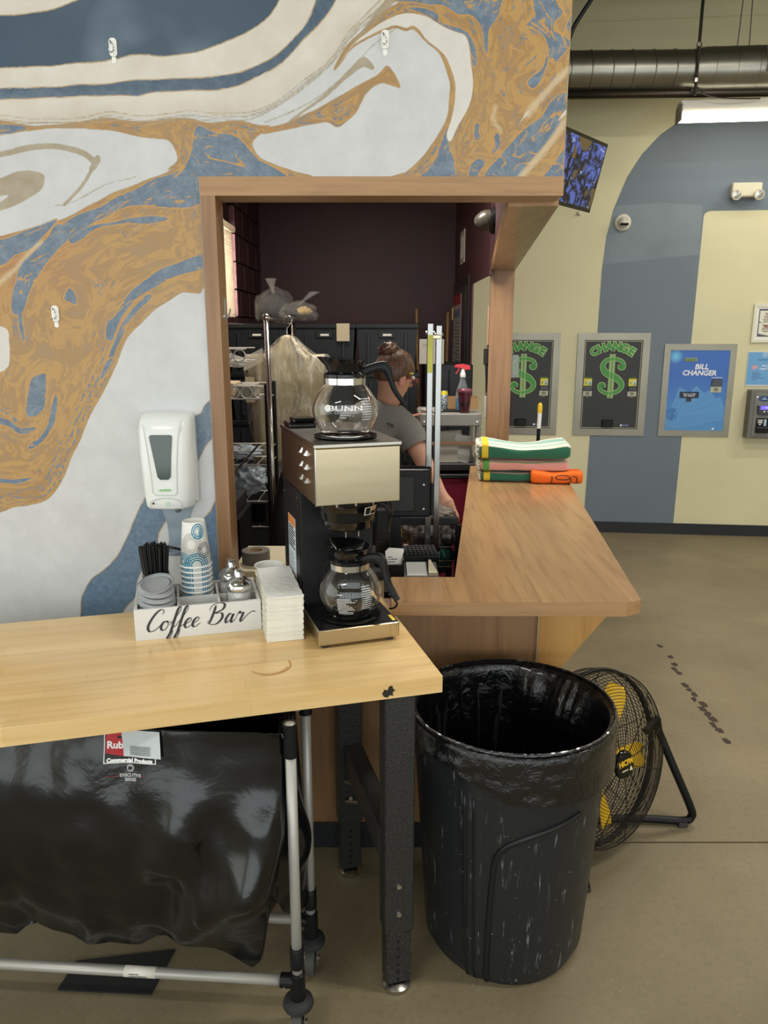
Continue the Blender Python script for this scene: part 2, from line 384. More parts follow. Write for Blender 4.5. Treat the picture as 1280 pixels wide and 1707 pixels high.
def sdf(P, poly):
    """signed distance (positive inside) of points P to a closed polygon, numpy"""
    A = np.array(poly, float)/1000; Bq = np.roll(A, -1, 0); d = np.full(len(P), 9.); ins = np.zeros(len(P), bool)
    for a, b in zip(A, Bq):
        e = b-a; q = P-a; t = np.clip((q@e)/max(e@e, 1e-12), 0, 1); d = np.minimum(d, ((q-t[:, None]*e)**2).sum(1))
        cnd = ((a[1] <= P[:, 1]) & (b[1] > P[:, 1])) | ((b[1] <= P[:, 1]) & (a[1] > P[:, 1]))
        if abs(e[1]) > 1e-12: ins ^= cnd & (P[:, 0] < a[0]+(P[:, 1]-a[1])*e[0]/e[1])
    return np.where(ins, 1, -1)*np.sqrt(d)
def strk(P, line, wd):
    A = np.array(line, float)/1000; d = np.full(len(P), 9.)
    for a, b in zip(A, A[1:]):
        e = b-a; q = P-a; t = np.clip((q@e)/max(e@e, 1e-12), 0, 1); d = np.minimum(d, ((q-t[:, None]*e)**2).sum(1))
    return wd/2-np.sqrt(d)
def smooth2(p, closed): return [tuple(q) for q in smooth_path([(a, b, 0) for a, b in p], 3, closed)]
vs, fs = [], []
def block(x0, x1, z0, z1, st=.0046):
    nx, nz = int((x1-x0)/st)+1, int((z1-z0)/st)+1; o = len(vs)
    for z in np.linspace(z0, z1, nz):
        for x in np.linspace(x0, x1, nx): vs.append((x, 2.2985, z))
    for j in range(nz-1):
        for i in range(nx-1):
            a = o+j*nx+i; fs.append((a, a+1, a+nx+1, a+nx))
block(-1.5, -.5165, .75, 2.75); block(-.5165, .4975, 2.134, 2.75)
P = np.array(vs)[:, [0, 2]]
# a slow warp so traced edges wander like poured paint
wob = np.array([(noise.noise((x*14, z*14, 0)), noise.noise((x*14, z*14, 5))) for x, z in P])*.004
Q = P+wob
F = {k: np.full(len(P), -.12) for k in 'egbntwl'}
for lnm in MURAL.split('\n'):
    hd, body = lnm.split(':'); k = hd[0]; pts = [tuple(map(int, q.split(','))) for q in body.split()]
    if len(hd) > 1: f = strk(Q, [q[:2] for q in smooth2(pts, False)], float(hd[1:])/1000)
    else: f = sdf(Q, [q[:2] for q in smooth2(pts, True)])
    F[k] = np.maximum(F[k], f)
me = bpy.data.meshes.new('mural_print'); me.from_pydata(vs, [], fs)
for k in F: me.attributes.new('f_'+k, 'FLOAT', 'POINT').data.foreach_set('value', np.clip(F[k], -.12, .12).astype(np.float32))
n = NT('mural_paint'); v = n.coord()
def att(k): return n.add('Attribute', attribute_name='f_'+k).outputs['Fac']
fine = n.noise(v, 90, 4, .65); mid = n.noise(v, 22, 4, .6)
jit = n.math('ADD', n.math('MULTIPLY', n.math('SUBTRACT', fine, .5), .006), n.math('MULTIPLY', n.math('SUBTRACT', mid, .5), .005))
def msk(k, j=1., o=0., soft=.0009):
    return n.ramp(n.math('ADD', n.math('ADD', att(k), n.math('MULTIPLY', jit, j)), o), -soft, soft)
def tone(a, b, sc): return n.mix(n.ramp(n.noise(v, sc, 5, .65), .3, .72), a, b)
g = att('g'); bsd = att('b')
comb = n.add('CombineXYZ', {0: n.math('MULTIPLY', g, 60.), 1: n.math('MULTIPLY', bsd, 34.), 2: 0.}).outputs[0]
flow = n.add('VectorMath', {0: comb, 1: n.add('VectorMath', {0: v, 'Scale': 13.}, operation='SCALE').outputs[0]}, operation='ADD').outputs[0]
s1 = n.noise(flow, 1.0, 7, .72, .8); s2 = n.noise(flow, 2.3, 6, .75, .5)
gold = n.mix(n.ramp(n.noise(v, 5, 3), .35, .65), 'a1835b', 'a67e49')
gold = n.mix(n.ramp(s1, .50, .515), gold, 'b58f56')
gold = n.mix(n.math('MULTIPLY', n.ramp(s1, .43, .415), .9), gold, '9f8463')
dash_ = n.math('MULTIPLY', n.math('GREATER_THAN', n.math('SINE', n.math('ADD', n.math('MULTIPLY', g, 420.), n.math('MULTIPLY', mid, 5.))), .45), n.ramp(fine, .50, .53))
gold = n.mix(n.math('MULTIPLY', dash_, n.math('MULTIPLY', n.ramp(g, .055, .045), n.ramp(n.noise(v, 3.5, 2), .47, .53))), gold, '6b7b8b')
gold = n.mix(n.math('MULTIPLY', n.ramp(s2, .585, .592), n.ramp(n.noise(v, 5, 2), .47, .53)), gold, '68798a')
sx = n.add('SeparateXYZ', {0: v}).outputs
warm = n.math('MULTIPLY', n.ramp(sx[0], -.75, -1.15), n.ramp(sx[2], 1.75, 1.95))
gold = n.mix(n.math('MULTIPLY', warm, .35), gold, 'b5623c')
blue = n.mix(n.ramp(n.noise(v, 30, 6, .75), .42, .66), '5e7083', '7d8b98')
deep = n.ramp(sx[2], 2.32, 2.36)
low = n.ramp(sx[2], 1.42, 1.34)
blue = n.mix(n.math('MULTIPLY', deep, n.ramp(sx[0], .05, -.05)), blue, tone('3b5064', '566a7b', 30))
blue = n.mix(low, blue, tone('4f6880', '70859a', 60))
wht = tone('c2c3c3', 'cfd0d0', 12)
c = n.mix(msk('e', 1), wht, n.mix(n.ramp(att('e'), .0, .05), tone('c3b9a8', 'd0c8bd', 9), tone('cdc4b6', 'dad4ca', 9)))
tan = tone('93805f', 'a99a80', 26)
c = n.mix(msk('g', .5, .0016), c, 'a88b62')
c = n.mix(msk('g', .5, -.001), c, gold)
edge = n.math('MULTIPLY', n.ramp(bsd, -.0042, -.002), n.ramp(s2, .3, .5))
c = n.mix(edge, c, n.mix(n.ramp(g, -.01, 0.), 'a98f68', 'bf914f'))
# blue pools carry flecks of gold where they sit inside the gold field
fleck = n.math('MULTIPLY', n.ramp(s1, .575, .585), n.ramp(g, .0, .003))
c = n.mix(n.math('MULTIPLY', msk('b', .9), n.math('SUBTRACT', 1., fleck)), c, blue)
c = n.mix(msk('n', .7, .003), c, 'a3906c')
c = n.mix(msk('n', .7), c, n.mix(n.ramp(n.noise(v, 3, 2), .62, .8), tone('30465a', '384f64', 5), '6f8292'))
c = n.mix(n.math('MULTIPLY', msk('t', .6, 0, .0014), .85), c, tan)
c = n.mix(msk('w', .3, .0015), c, 'a98b64')
c = n.mix(msk('w', .3), c, tone('cfc9c1', 'd9d6d0', 12))
c = n.mix(n.math('MULTIPLY', n.ramp(n.math('ADD', att('l'), n.math('MULTIPLY', jit, 2.)), -.006, .004), .7), c, 'cdbb9b')
n.set(n.b, 'Base Color', c); n.b.inputs['Roughness'].default_value = .42
n.bump(n.noise(v, 400, 2), .03, .002)
WF = struct(M().box((-4.1, 2.30, 0), (-.5135, 2.41, 4.25)).box((-.5135, 2.30, 2.133), (.497, 2.41, 4.25)).obj('wall_front', mat('wall_white', 'd6d6d2', .6)))
me.materials.append(n.m); mo = bpy.data.objects.new('mural_print', me); COL.objects.link(mo); mo.parent = WF
# edge of the print where it wraps the corner
B((.4975, 2.2985, 2.133), (.499, 2.41, 2.75)).obj('mural_edge', mat('mural_gold_edge', 'ad7f48', .5, vary=.3, vscale=14), WF)

# wooden frame of the pass-through
struct(B((-.513, 2.292, .905), (-.472, 2.395, 2.083)).obj('trim_1', [WZ]))
struct(B((-.513, 2.292, 2.083), (.500, 2.41, 2.133)).obj('trim_2', WX))
d6 = R(6.6); sd = Vector((math.sin(d6), math.cos(d6), 0)); sn = Vector((math.cos(d6), -math.sin(d6), 0)); so = Vector((.5, 2.30, 0))
def side(a, wv, z): p = so+sd*a+sn*wv; return (p.x, p.y, z)     # frame of the slanting side wall: a along it, w outwards
def sprism(m, a0, a1, w0, w1, z0, z1):
    v, f = m.poly([side(a, q, z) for z in (z0, z1) for a, q in ((a0, w0), (a1, w0), (a1, w1), (a0, w1))], [(3, 2, 1, 0), (4, 5, 6, 7), (0, 1, 5, 4), (1, 2, 6, 5), (2, 3, 7, 6), (3, 0, 4, 7)]); return m
struct(sprism(M(), .10, 2.83, -.146, 0, 2.072, 2.128).obj('trim_3', WY))
struct(sprism(M(), 2.68, 2.83, -.146, 0, 0, 2.072).obj('trim_4', WZ))
m = M(); sprism(m, .112, 2.83, -.144, -.004, 2.128, 4.25); struct(m.obj('wall_side', [purple]))
sprism(M(), .0, 2.83, -.004, .0, 2.128, 4.25).obj('outer_face', cream, bpy.data.objects['wall_side'])
# half wall under the counter and its toe base
PW = struct(M().box((.022, 2.30, 0), (.487, 2.40, .904)).box((-.51, 2.30, 0), (.022, 2.40, .858)).obj('wall_counter', WZ))
struct(sprism(M(), .10, 2.2, -.15, -.013, 0, .904).obj('wall_counter_side', WZ))
struct(B((-.6, 2.288, 0), (.487, 2.2995, .093), .003).obj('baseboard_front', mat('rubber_base', '24262a', .45)))

# office behind the opening
XR, XL, YB = .645, -1.118, 7.3
struct(B((-1.4, YB, 0), (1.0, YB+.1, 3.1)).obj('wall_back', purple))
struct(B((-4.1, 2.41, 3.05), (XR+.1, YB+.1, 3.15)).obj('ceiling_office', mat('office_ceiling', '8a8580', .8)))
WR = struct(M().box((XR, 5.05, 2.045), (XR+.012, 5.86, 3.05)).box((XR, 5.86, 0), (XR+.012, 7.3, 3.05)).box((XR, 4.92, 2.045), (XR+.03, 5.05, 3.05)).obj('wall_office_right', purple))
m = M(); m.box((-1.5, 2.41, 0), (-1.16, 4.75, 3.05)); m.box((-1.5, 6.08, 0), (-1.16, 7.3, 3.05)); m.box((-1.5, 4.75, 0), (-1.16, 6.08, 1.80)); m.box((-1.5, 4.75, 2.46), (-1.16, 6.08, 3.05))
WL = struct(m.obj('wall_office_left', mat('block_joint', '44292b', .8)))
blk = None; bmat = mat('painted_block', '573536', .55, vary=.08, vscale=8, rnd=.06, bump=(60, .25))
zc = 1.0
row = 0
while zc < 3.0:
    y = 4.0 + (0 if row % 2 else .203) - .406
    while y < 7.29:
        y0, y1 = max(y, 3.5), min(y+.4, 7.297); hit = not (zc+.19 < 1.80 or zc > 2.46)
        for a, b in ([(y0, min(y1, 4.745)), (max(y0, 6.085), y1)] if hit else [(y0, y1)]):
            if b-a > .03:
                if blk is None: blk = B((0, 0, 0), (.042, 1, .193), .004).obj('block', bmat, WL); o = blk
                else: o = dup(blk, WL)
                o.location = (-1.16, a+.004, zc+.005); o.scale = (1, b-a-.008, 1)
        y += .406
    zc += .203; row += 1
# window with a white blind
W1 = struct(M().box((-1.30, 4.76, 1.80), (-1.26, 6.07, 1.84)).box((-1.30, 4.76, 2.42), (-1.26, 6.07, 2.46)).box((-1.30, 4.76, 1.84), (-1.26, 4.80, 2.42)).box((-1.30, 6.03, 1.84), (-1.26, 6.07, 2.42)).obj('window_2', white_p))
B((-1.285, 4.8, 1.84), (-1.28, 6.03, 2.42)).obj('pane', mat('window_glass', 'ffffff', .02, trans=1, ior=1.02), W1)
bl = thing('window_blind', 'white slatted blind pulled down over the office window', 'blind', (-1.135, 5.4, 2.46))
bn = NT('blind_slat'); bn.set(bn.b, 'Base Color', lin('e8e0d2')); tr_ = bn.add('BsdfTranslucent', {'Color': lin('f0e6d6')}); mx_ = bn.add('MixShader', {0: .35, 1: bn.b.outputs[0], 2: tr_.outputs[0]}); bn.t.links.new(mx_.outputs[0], bn.n['Material Output'].inputs[0]); bmt = bn.m
B((-.02, -.63, -.035), (.03, .655, 0), .004).obj('headrail', bmt, bl)
sl = None
for k in range(40):
    z = -.048-k*.0152
    if sl is None: sl = M().poly([(-.011, -.62, .004), (.013, -.62, -.005), (.013, .645, -.005), (-.011, .645, .004)], [(0, 1, 2, 3)]) and None
    m = M() if k == 0 else None
    if k == 0:
        m.prism([(-.003, .009), (.007, -.0095), (.0082, -.0088), (-.0018, .0097)], -.62, .645, 'y'); sl0 = m.obj('slat', bmt, bl); sl0.location = (0, 0, z); sl = 1
    else: dup(sl0, bl, location=(0, 0, z))
B((-.012, -.62, -.672), (.012, .645, -.658), .002).obj('bottom_rail', bmt, bl)
# office door with its frame, standing closed in the right wall
D1 = struct(M().prism([(6.02, 0), (7.24, 0), (7.24, 2.12), (6.02, 2.12), (6.02, .0)][:4], XR-.012, XR, 'x').obj('door_1', mat('dark_frame', '2b2a2b', .4)))
B((XR-.022, 6.1, .02), (XR-.0125, 7.17, 2.05), .003).obj('door_panel', mat('door_paint', '3a3438', .4), D1)
for z in (.3, 1.80): B((XR-.034, 7.165, z), (XR-.010, 7.215, z+.11), .002).obj('hinge', mat('brass', 'c9a856', .3, 1), D1)
# ================================================================ workbench
TB = thing('workbench', 'butcher block workbench on black steel legs in front of the marbled wall', 'table', (.142, 1.719, 0), 15)
bw = wood('butcher_block', 'cda263', 'dfb87a', 'ebcd95', 'x', 30, .22, rnd=.05, coat=.25)
rr = random.Random(11); rows = 14; dp = .645/rows
for r in range(rows):
    x = 0.0; y0 = r*dp
    while x > -1.62:
        l = rr.uniform(.22, .75); x1 = max(x-l, -1.62)
        if x1 < -1.5: x1 = -1.62
        m = M(); m.box((x1, y0, .861), (x, y0+dp, .905), .0005)
        s = (0 if r else 0)
        m.obj('stave', bw, TB); x = x1
M().prism([(-.152, .876), (-.146, .887), (-.138, .884), (-.135, .893), (-.127, .895), (-.124, .886), (-.119, .882), (-.126, .877), (-.124, .868), (-.133, .871), (-.138, .865), (-.147, .868)], -.0006, .0002, 'y').obj('chipped_patch', mat('chip_dark', '2a2521', .8), TB)
m = M()
for a0, a1, r0 in ((3.6, 5.9, .046), (4.2, 6.6, .052)):
    m.rings([[(-.40+q*math.cos(a0+(a1-a0)*k/20), .165+q*math.sin(a0+(a1-a0)*k/20), .9053) for k in range(21)] for q in (r0, r0+.005)], False, False)
m.obj('ring_stain', mat('stain', 'c08e50', .35), TB)
ham = NT('hammered_black'); v = ham.coord(); hn = ham.noise(v, 260, 2, .5)
ham.set(ham.b, 'Base Color', ham.mix(ham.ramp(hn, .45, .7), '1c1c1d', '3a3936')); ham.b.inputs['Roughness'].default_value = .38; ham.bump(hn, .5, .003); ham = ham.m
for (x0, x1, y0, y1, zs, fr) in ((-.143, -.066, .004, .062, .19, True), (-.165, -.090, .472, .532, .20, False), (-1.56, -1.485, .004, .062, .19, True), (-1.56, -1.485, .472, .532, .20, True)):
    lg = B((x0, y0, zs), (x1, y1, .861), .003).obj('leg', ham, TB)
    i0 = .005
    B((x0+i0, y0+i0, .03), (x1-i0, y1-i0, zs+.05), .002).obj('inner_leg', ham, lg)
    M().lathe([(0, 0), (.036, 0), (.038, .004), (.038, .014), (.028, .02), (.012, .024), (.012, .034), (0, .034)], 24, ((x0+x1)/2, (y0+y1)/2, 0)).obj('levelling_foot', mat('dull_chrome', 'b9b6ae', .25, 1), lg, 40)
    xc = (x0+x1)/2-.002; m = M()
    for k in range(6):
        if zs-.03-k*.0235 > .03: m.cyl((xc, y0+i0-.0008, zs-.032-k*.0235), (xc, y0+i0+.002, zs-.032-k*.0235), .0045, n=12)
    m.obj('adjustment_hole', mat('hole_dark', '060606', .9), lg)
    m = M()
    for z in ((.332, .248) if fr else (.36, .29)):
        m.lathe([(0, 0), (.0075, 0), (.0075, .003), (.005, .006), (0, .006)], 10)
        for q in m.bm.verts[-34:]: pass
        m.bm.verts.ensure_lookup_table()
        break
    m.bm.free(); m = M()
    for z in ((.332, .248) if fr else (.36, .29)): m.cyl((xc, y0-.005, z), (xc, y0+.002, z), .0065, .008, 8)
    m.obj('bolt', chrome, lg)
B((-.148, .05, .395), (-.092, .49, .475), .003).obj('side_rail', ham, TB)
B((-1.55, .05, .395), (-1.494, .49, .475), .003).obj('side_rail', ham, TB)
m = M(); m.tube([(-.150, .46, .36), (-.112, .43, .352), (-.104, .43, .36)], .005, 6); m.tube([(-.147, .455, .29), (-.115, .43, .297), (-.10, .43, .29)], .006, 6); m.obj('wing_bolt', mat('dull_chrome', 'b9b6ae', .25, 1), TB)

# ================================================================ service counter, bracket
CT = thing('service_counter', 'L-shaped wood laminate counter top with a clipped front corner', 'counter', (0, 0, 0))
pts = [(.022, 2.112), (.703, 2.104), (.752, 2.130), (1.005, 4.32), (.965, 4.40), (.50, 4.40), (.226, 2.342), (.022, 2.342)]
M().prism(pts, .908, .9485, 'z').obj('counter_body', WX, CT)
cy = NT('counter_laminate'); 
ctop = wood('counter_top_grain', '77573a', '957350', 'ad895f', 'y', 44, .2)
M().prism([(.022, 2.112), (.703, 2.104), (.752, 2.130), (1.005, 4.32), (.965, 4.40), (.50, 4.40), (.226, 2.342)], .9485, .95, 'z').obj('top_laminate', ctop, CT)
M().prism([(.022, 2.1125), (.0225, 2.342), (.226, 2.342), (.2255, 2.1095)], .95, .9503, 'z').obj('strip_laminate', ctop, CT)
bpl = wood('plywood_bracket', '9a6a30', 'bd8a48', 'cc9c58', 'z', 22, .4)
BR = M().prism([(.490, .905), (.712, .905), (.712, .845), (.493, .560)], 2.292, 2.312, 'y', .001).obj('counter_bracket', bpl); tag(BR, 'orange plywood triangle bracket propping up the counter overhang', 'bracket')
B((.4873, 2.286, .10), (.4897, 2.299, .905)).obj('corner_strip', mat('raw_edge', 'b9a68b', .6), PW)

# ================================================================ coffee maker
CM = thing('coffee_maker', 'stainless and black two-warmer coffee brewer at the bench end', 'coffee maker', (-.262*math.cos(R(15))-.226*math.sin(R(15))+.142, 1.719-.262*math.sin(R(15))+.226*math.cos(R(15)), .905), 18.3)
m = B((0, 0, .010), (.222, .21, .0518), .002); m.obj('base', steel, CM)
B((.002, .002, .0518), (.220, .21, .053)).obj('base_top', mat('dark_steel', '3c3d3e', .22, .8), CM)
M().box((.197, -.0004, .0125), (.1974, 0, .0495)).obj('base_seam', black_m, CM)
for x, y in ((.02, .02), (.2, .02), (.02, .34), (.2, .32)): M().cyl((x, y, 0), (x, y, .011), .011, .013, 12).obj('foot', mat('rubber_foot', '3a3634', .8), CM, 40)
body = B((.004, .21, .008), (.214, .435, .382), .003).obj('body', mat('textured_black', '131416', .42, bump=(300, .2), spec=.3), CM)
B((.0015, .222, .012), (.004, .434, .380)).obj('side_panel', mat('side_black', '202123', .35, spec=.35), CM)
for y, z in ((.235, .36), (.42, .345), (.235, .06)): M().cyl((-.0012, y, z), (.002, y, z), .004, n=8).obj('screw', chrome, CM)
H = B((0, 0, .384), (.222, .435, .529), .002).obj('brew_head', steel, CM)
B((-.003, -.003, .5295), (.226, .437, .5405), .002).obj('head_lid', mat('lid_steel', 'aaa59b', .22, 1), CM)
B((-.001, -.001, .384), (.0015, .0015, .529)).obj('corner_edge', chrome, CM)
for i, y in enumerate((.163, .108)):
    for j in range(3):
        m = M(); z = .508-j*.036
        m.poly([(-.0002, y-.019, z+.006), (-.0002, y+.019, z+.006), (-.0085, y+.014, z-.008), (-.0085, y-.014, z-.008), (-.0002, y-.019, z-.010), (-.0002, y+.019, z-.010)], [(0, 1, 2, 3), (3, 2, 5, 4), (0, 3, 4), (1, 5, 2)])
        m.obj('louvre', chrome, CM)
B((.006, .335, .5405), (.085, .425, .553), .003).obj('switch_box', black_g, CM)
B((.02, .345, .553), (.085, .41, .566), .004).obj('switch_cover', black_g, CM)
def warmer(z, y, nm):
    M().lathe([(0, 0), (.078, 0), (.083, .003), (.083, .006), (.074, .0075), (.070, .005), (0, .005)], 48, (.111, y, z)).obj(nm, black_g, CM, 40)
warmer(.5405, .118, 'upper_warmer'); warmer(.053, .090, 'lower_warmer')
fn = M(); fn.lathe([(.0, .0), (.056, 0), (.064, .005), (.070, .026), (.073, .029), (.077, .053), (.080, .056), (.086, .084), (.0, .084)], 48, (.108, .098, .2995))
fn.obj('brew_funnel', black_g, CM, 35)
for x in (.055, .105, .15): M().cyl((x, .0, .378), (x, .004, .384), .003, n=8).obj('rivet', chrome, CM)
for x in (.09, .125): M().cyl((x, .05, .284), (x, .05, .301), .0014, n=6).obj('drip_pin', chrome, CM)
m = M(); m.tube([(.165, .04, .377), (.19, .03, .372), (.205, .03, .35), (.207, .03, .335)], .0065, 8); m.obj('funnel_handle', black_p, CM, True)
m = M(); m.tube(bez((.20, .03, .384), (.235, .06, .36), (.226, .12, .30), (.25, .17, .26), 10), .0045, 6); m.obj('thermostat_cord', black_p, CM, True)
# sticker on the funnel, warning label on the body, yellow tag on the base
def conewarp(a0, zc, r=.0835, o=(.108, .098, .3195), off=.0022):
    return lambda x, y, z: (lambda a, rr: Vector((o[0]+rr*math.cos(a), o[1]+rr*math.sin(a), o[2]+zc+y)))(a0+x/r, .0705+(zc+y)*.265+off+z)
lm = M()
W = conewarp(R(-58), .038)
lm.grid(8, 2, lambda u, t: W((u-.5)*.044, (t-.5)*.022, 0)); st = lm.obj('funnel_sticker', mat('label_white', 'dcd8cc', .5), CM)
lm = M(); W2_ = conewarp(R(-58), .038, off=.0029)
lm.grid(4, 2, lambda u, t: W2_(-.019+u*.016, (t-.5)*.018, 0)); lm.grid(4, 1, lambda u, t: W2_(0+u*.02, -.009+t*.009, 0)); lm.obj('sticker_symbol', black_m, st)
lm = M(); lm.grid(4, 1, lambda u, t: W2_(0+u*.02, .001+t*.008, 0)); lm.obj('sticker_band', mat('label_orange', 'd98a48', .5), st)
lb = B((.0008, .27, .075), (.0016, .37, .288)).obj('warning_label', mat('label_paper', 'cfd8de', .5), CM)
B((.0004, .272, .262), (.0009, .368, .287)).obj('label_heading', mat('label_orange', 'd98a48', .5), lb)
B((.0004, .272, .085), (.0009, .368, .115)).obj('label_footer', mat('label_orange2', 'cf7c3c', .5), lb)
m = bars([(.255-.0085*k, 1 if k % 3 else .8) for k in range(8)], -.365, -.277, 0, .0045, .0004, 3); m.xf(Matrix(((0, 1, 0, .0008), (-1, 0, 0, 0), (0, 0, 1, 0), (0, 0, 0, 1)))); m.obj('label_print', ink, lb)
m = bars([(.175-.008*k, .9 if k % 2 else .7) for k in range(7)], -.36, -.28, 0, .002, .0004, 4); m.xf(Matrix(((0, 1, 0, .0008), (-1, 0, 0, 0), (0, 0, 1, 0), (0, 0, 0, 1)))); m.obj('label_small_print', mat('grey_ink', '6b7480', .6), lb)
m = M(); m.prism([(.207, .012), (.216, .012), (.216, .052), (.207, .052)], .0532, .0538); m.obj('yellow_tag', mat('tag_yellow', 'e0c22c', .5), CM)
m = M(); m.tube(bez((.22, .09, .10), (.255, .06, .08), (.235, .07, .06), (.228, .10, .053), 12), .003, 6); m.obj('cord', black_p, CM, True)

# ---- decanters
prof = [(.054, 0), (.062, .006), (.072, .022), (.0815, .042), (.0855, .06), (.084, .078), (.076, .098), (.064, .116), (.054, .129), (.050, .138)]
def rad(z):
    for (r0, z0), (r1, z1) in zip(prof, prof[1:]):
        if z0 <= z <= z1: return r0+(r1-r0)*(z-z0)/(z1-z0)
    return .05
ps = [(p.x, p.y) for p in smooth_path([(a, b, 0) for a, b in prof], 4)]
def carafe(name, label, loc, rz):
    t = thing(name, label, 'decanter', loc, rz)
    m = M(); m.lathe([(0, .001)]+ps+[(r-.0022, z) for r, z in ps[::-1]][:-2]+[(.05, .0045), (0, .0045)], 56); m.obj('glass_bowl', glass, t, True)
    M().lathe([(.0505, .130), (.0535, .131), (.054, .147), (.0505, .149)], 48).obj('steel_band', chrome, t, 40)
    # black collar that opens into a tilted pouring funnel
    m = M(); rings = []
    for rr_, z, tl in ((.0505, .146, 0), (.0545, .149, 0), (.0545, .156, 0), (.044, .163, .0), (.046, .175, .3), (.052, .186, .8), (.058, .194, 1), (.0565, .195, 1), (.049, .184, .8), (.042, .172, .3), (.040, .165, 0), (.038, .150, 0)):
        ring = []
        for k in range(40):
            a = 2*pi*k/40; sp = max(0, -math.cos(a))**6
            ring.append((rr_*math.cos(a)-.010*tl*sp-.004*tl, rr_*math.sin(a)*(1-.12*sp*tl), z+tl*(.006*-math.cos(a))))
        rings.append(ring)
    m.rings(rings, True, False); m.obj('collar', black_g, t, 40)
    # handle: bracket straight out from the collar, then a long grip bending down and out
    path = smooth_path([(.040, 0, .157), (.062, 0, .166), (.085, 0, .173), (.103, 0, .173), (.113, 0, .164), (.121, 0, .142), (.131, 0, .115), (.148, 0, .090), (.162, 0, .072)], 5)
    m = M(); rings = []
    for i, p in enumerate(path):
        f = i/(len(path)-1); tg = (path[min(i+1, len(path)-1)]-path[max(i-1, 0)]).normalized(); nn = Vector((-tg.z, 0, tg.x))
        hw = .0105-.002*f; th = (.013 if f < .42 else .0085)*(1-.25*f)+.006*math.exp(-((f-.45)/.12)**2)
        rings.append([p+Vector((0, 1, 0))*hw*math.copysign(abs(math.cos(2*pi*k/12))**.6, math.cos(2*pi*k/12))+nn*th*math.copysign(abs(math.sin(2*pi*k/12))**.6, math.sin(2*pi*k/12)) for k in range(12)])
    m.rings(rings); m.obj('handle', black_p, t, 50)
    return t
ca = R(18.3); cmx, cmy, cmz = CM.location
def onCM(x, y, z): return (cmx+x*math.cos(ca)-y*math.sin(ca), cmy+x*math.sin(ca)+y*math.cos(ca), cmz+z)
def sph(a0, zc, off=.0008):
    def f(x, y, z):
        zz = zc+y; r = rad(max(0, min(.137, zz)))+off+z; a = a0+x/.085; return Vector((r*math.cos(a), r*math.sin(a), zz))
    return f
def barwarp(t, name, rows, x0, x1, h, a0, seed):
    m = bars(rows, x0, x1, 0, h, .0004, seed); f = sph(R(a0), 0)
    m.move(lambda c: f(c.x, c.z, -c.y)); return m.obj(name, white_ink, t)
C1 = carafe('glass_decanter', 'empty round glass decanter on the brewer top warmer, white logo on its bowl', onCM(.111, .118, .5465), 12)
g0 = 270-12-2
text('logo_print', 'BUNN', .0185, white_ink, C1, (0, 0, 0), sx=1.75, off=.0001, warp=(lambda f: lambda x, y, z: f(x+.008, y, z))(sph(R(g0), .075)))
m = M(); f = sph(R(g0), .075, .0006)
m.mi = 0; m.rings([[f(-.040+q*math.cos(2*pi*k/20), .0+q*math.sin(2*pi*k/20), 0) for k in range(20)] for q in (.0088, .0001)], True, False); m.obj('logo_disc', white_ink, C1)
m = M(); f2 = sph(R(g0), .075, .0012)
for dx, dz in ((.004, .006), (-.004, .006)): m.rings([[f2(-.040+dx*t, dz*t+s_*.0006, 0) for t in (0, 1)] for s_ in (-1, 1)], False, False)
m.obj('logo_hands', mat('grey_ink', '6b7480', .6), C1)
barwarp(C1, 'small_print', [(.058, 1), (.052, .6)], -.005, .02, .0016, g0, 6)
barwarp(C1, 'measure_print', [(.098-.0065*k, 1-.02*k) for k in range(9)], .052, .086, .0012, g0, 5)
C2 = carafe('glass_decanter', 'empty round glass decanter standing low on the brewer base warmer', onCM(.111, .090, .0585), -38)
g1 = 270+38-6
barwarp(C2, 'instruction_print', [(.079, .3), (.068, .75), (.064, .8), (.0598, 1), (.0555, .5), (.051, .65), (.0465, .85), (.042, .9), (.0375, 1), (.033, .6), (.029, .95), (.0245, .9)], -.022, .026, .0015, g1, 8)
barwarp(C2, 'measure_print', [(.098-.006*k, 1) for k in range(11)], .045, .075, .0013, g1, 9)
# ================================================================ things on the workbench
t15 = R(15)
def TBL(a, b, z=.905): return (.142+a*math.cos(t15)-b*math.sin(t15), 1.719+a*math.sin(t15)+b*math.cos(t15), z)
boxw = mat('white_wood', 'dcdcd9', .5, vary=.03, vscale=30, stretch=(.1, 1, 1))
BX = thing('coffee_caddy', 'white wooden divided caddy lettered Coffee Bar in black script', 'caddy', TBL(-.726, .41), 15)
BW, BD, BH = .336, .205, .088
B((0, 0, 0), (BW, .009, BH), .001).obj('front_board', boxw, BX)
B((0, BD-.009, 0), (BW, BD, BH), .001).obj('back_board', boxw, BX)
B((0, .009, 0), (.009, BD-.009, BH), .001).obj('side_board', boxw, BX); B((BW-.009, .009, 0), (BW, BD-.009, BH), .001).obj('side_board', boxw, BX)
B((.009, .009, 0), (BW-.009, BD-.009, .008)).obj('bottom_board', boxw, BX)
for x in (.112, .222): B((x, .009, .008), (x+.006, BD-.009, BH-.006)).obj('divider', boxw, BX)
for x0, x1 in ((.009, .112), (.118, .222), (.228, BW-.009)): B((x0, .098, .008), (x1, .104, BH-.008)).obj('divider', boxw, BX)
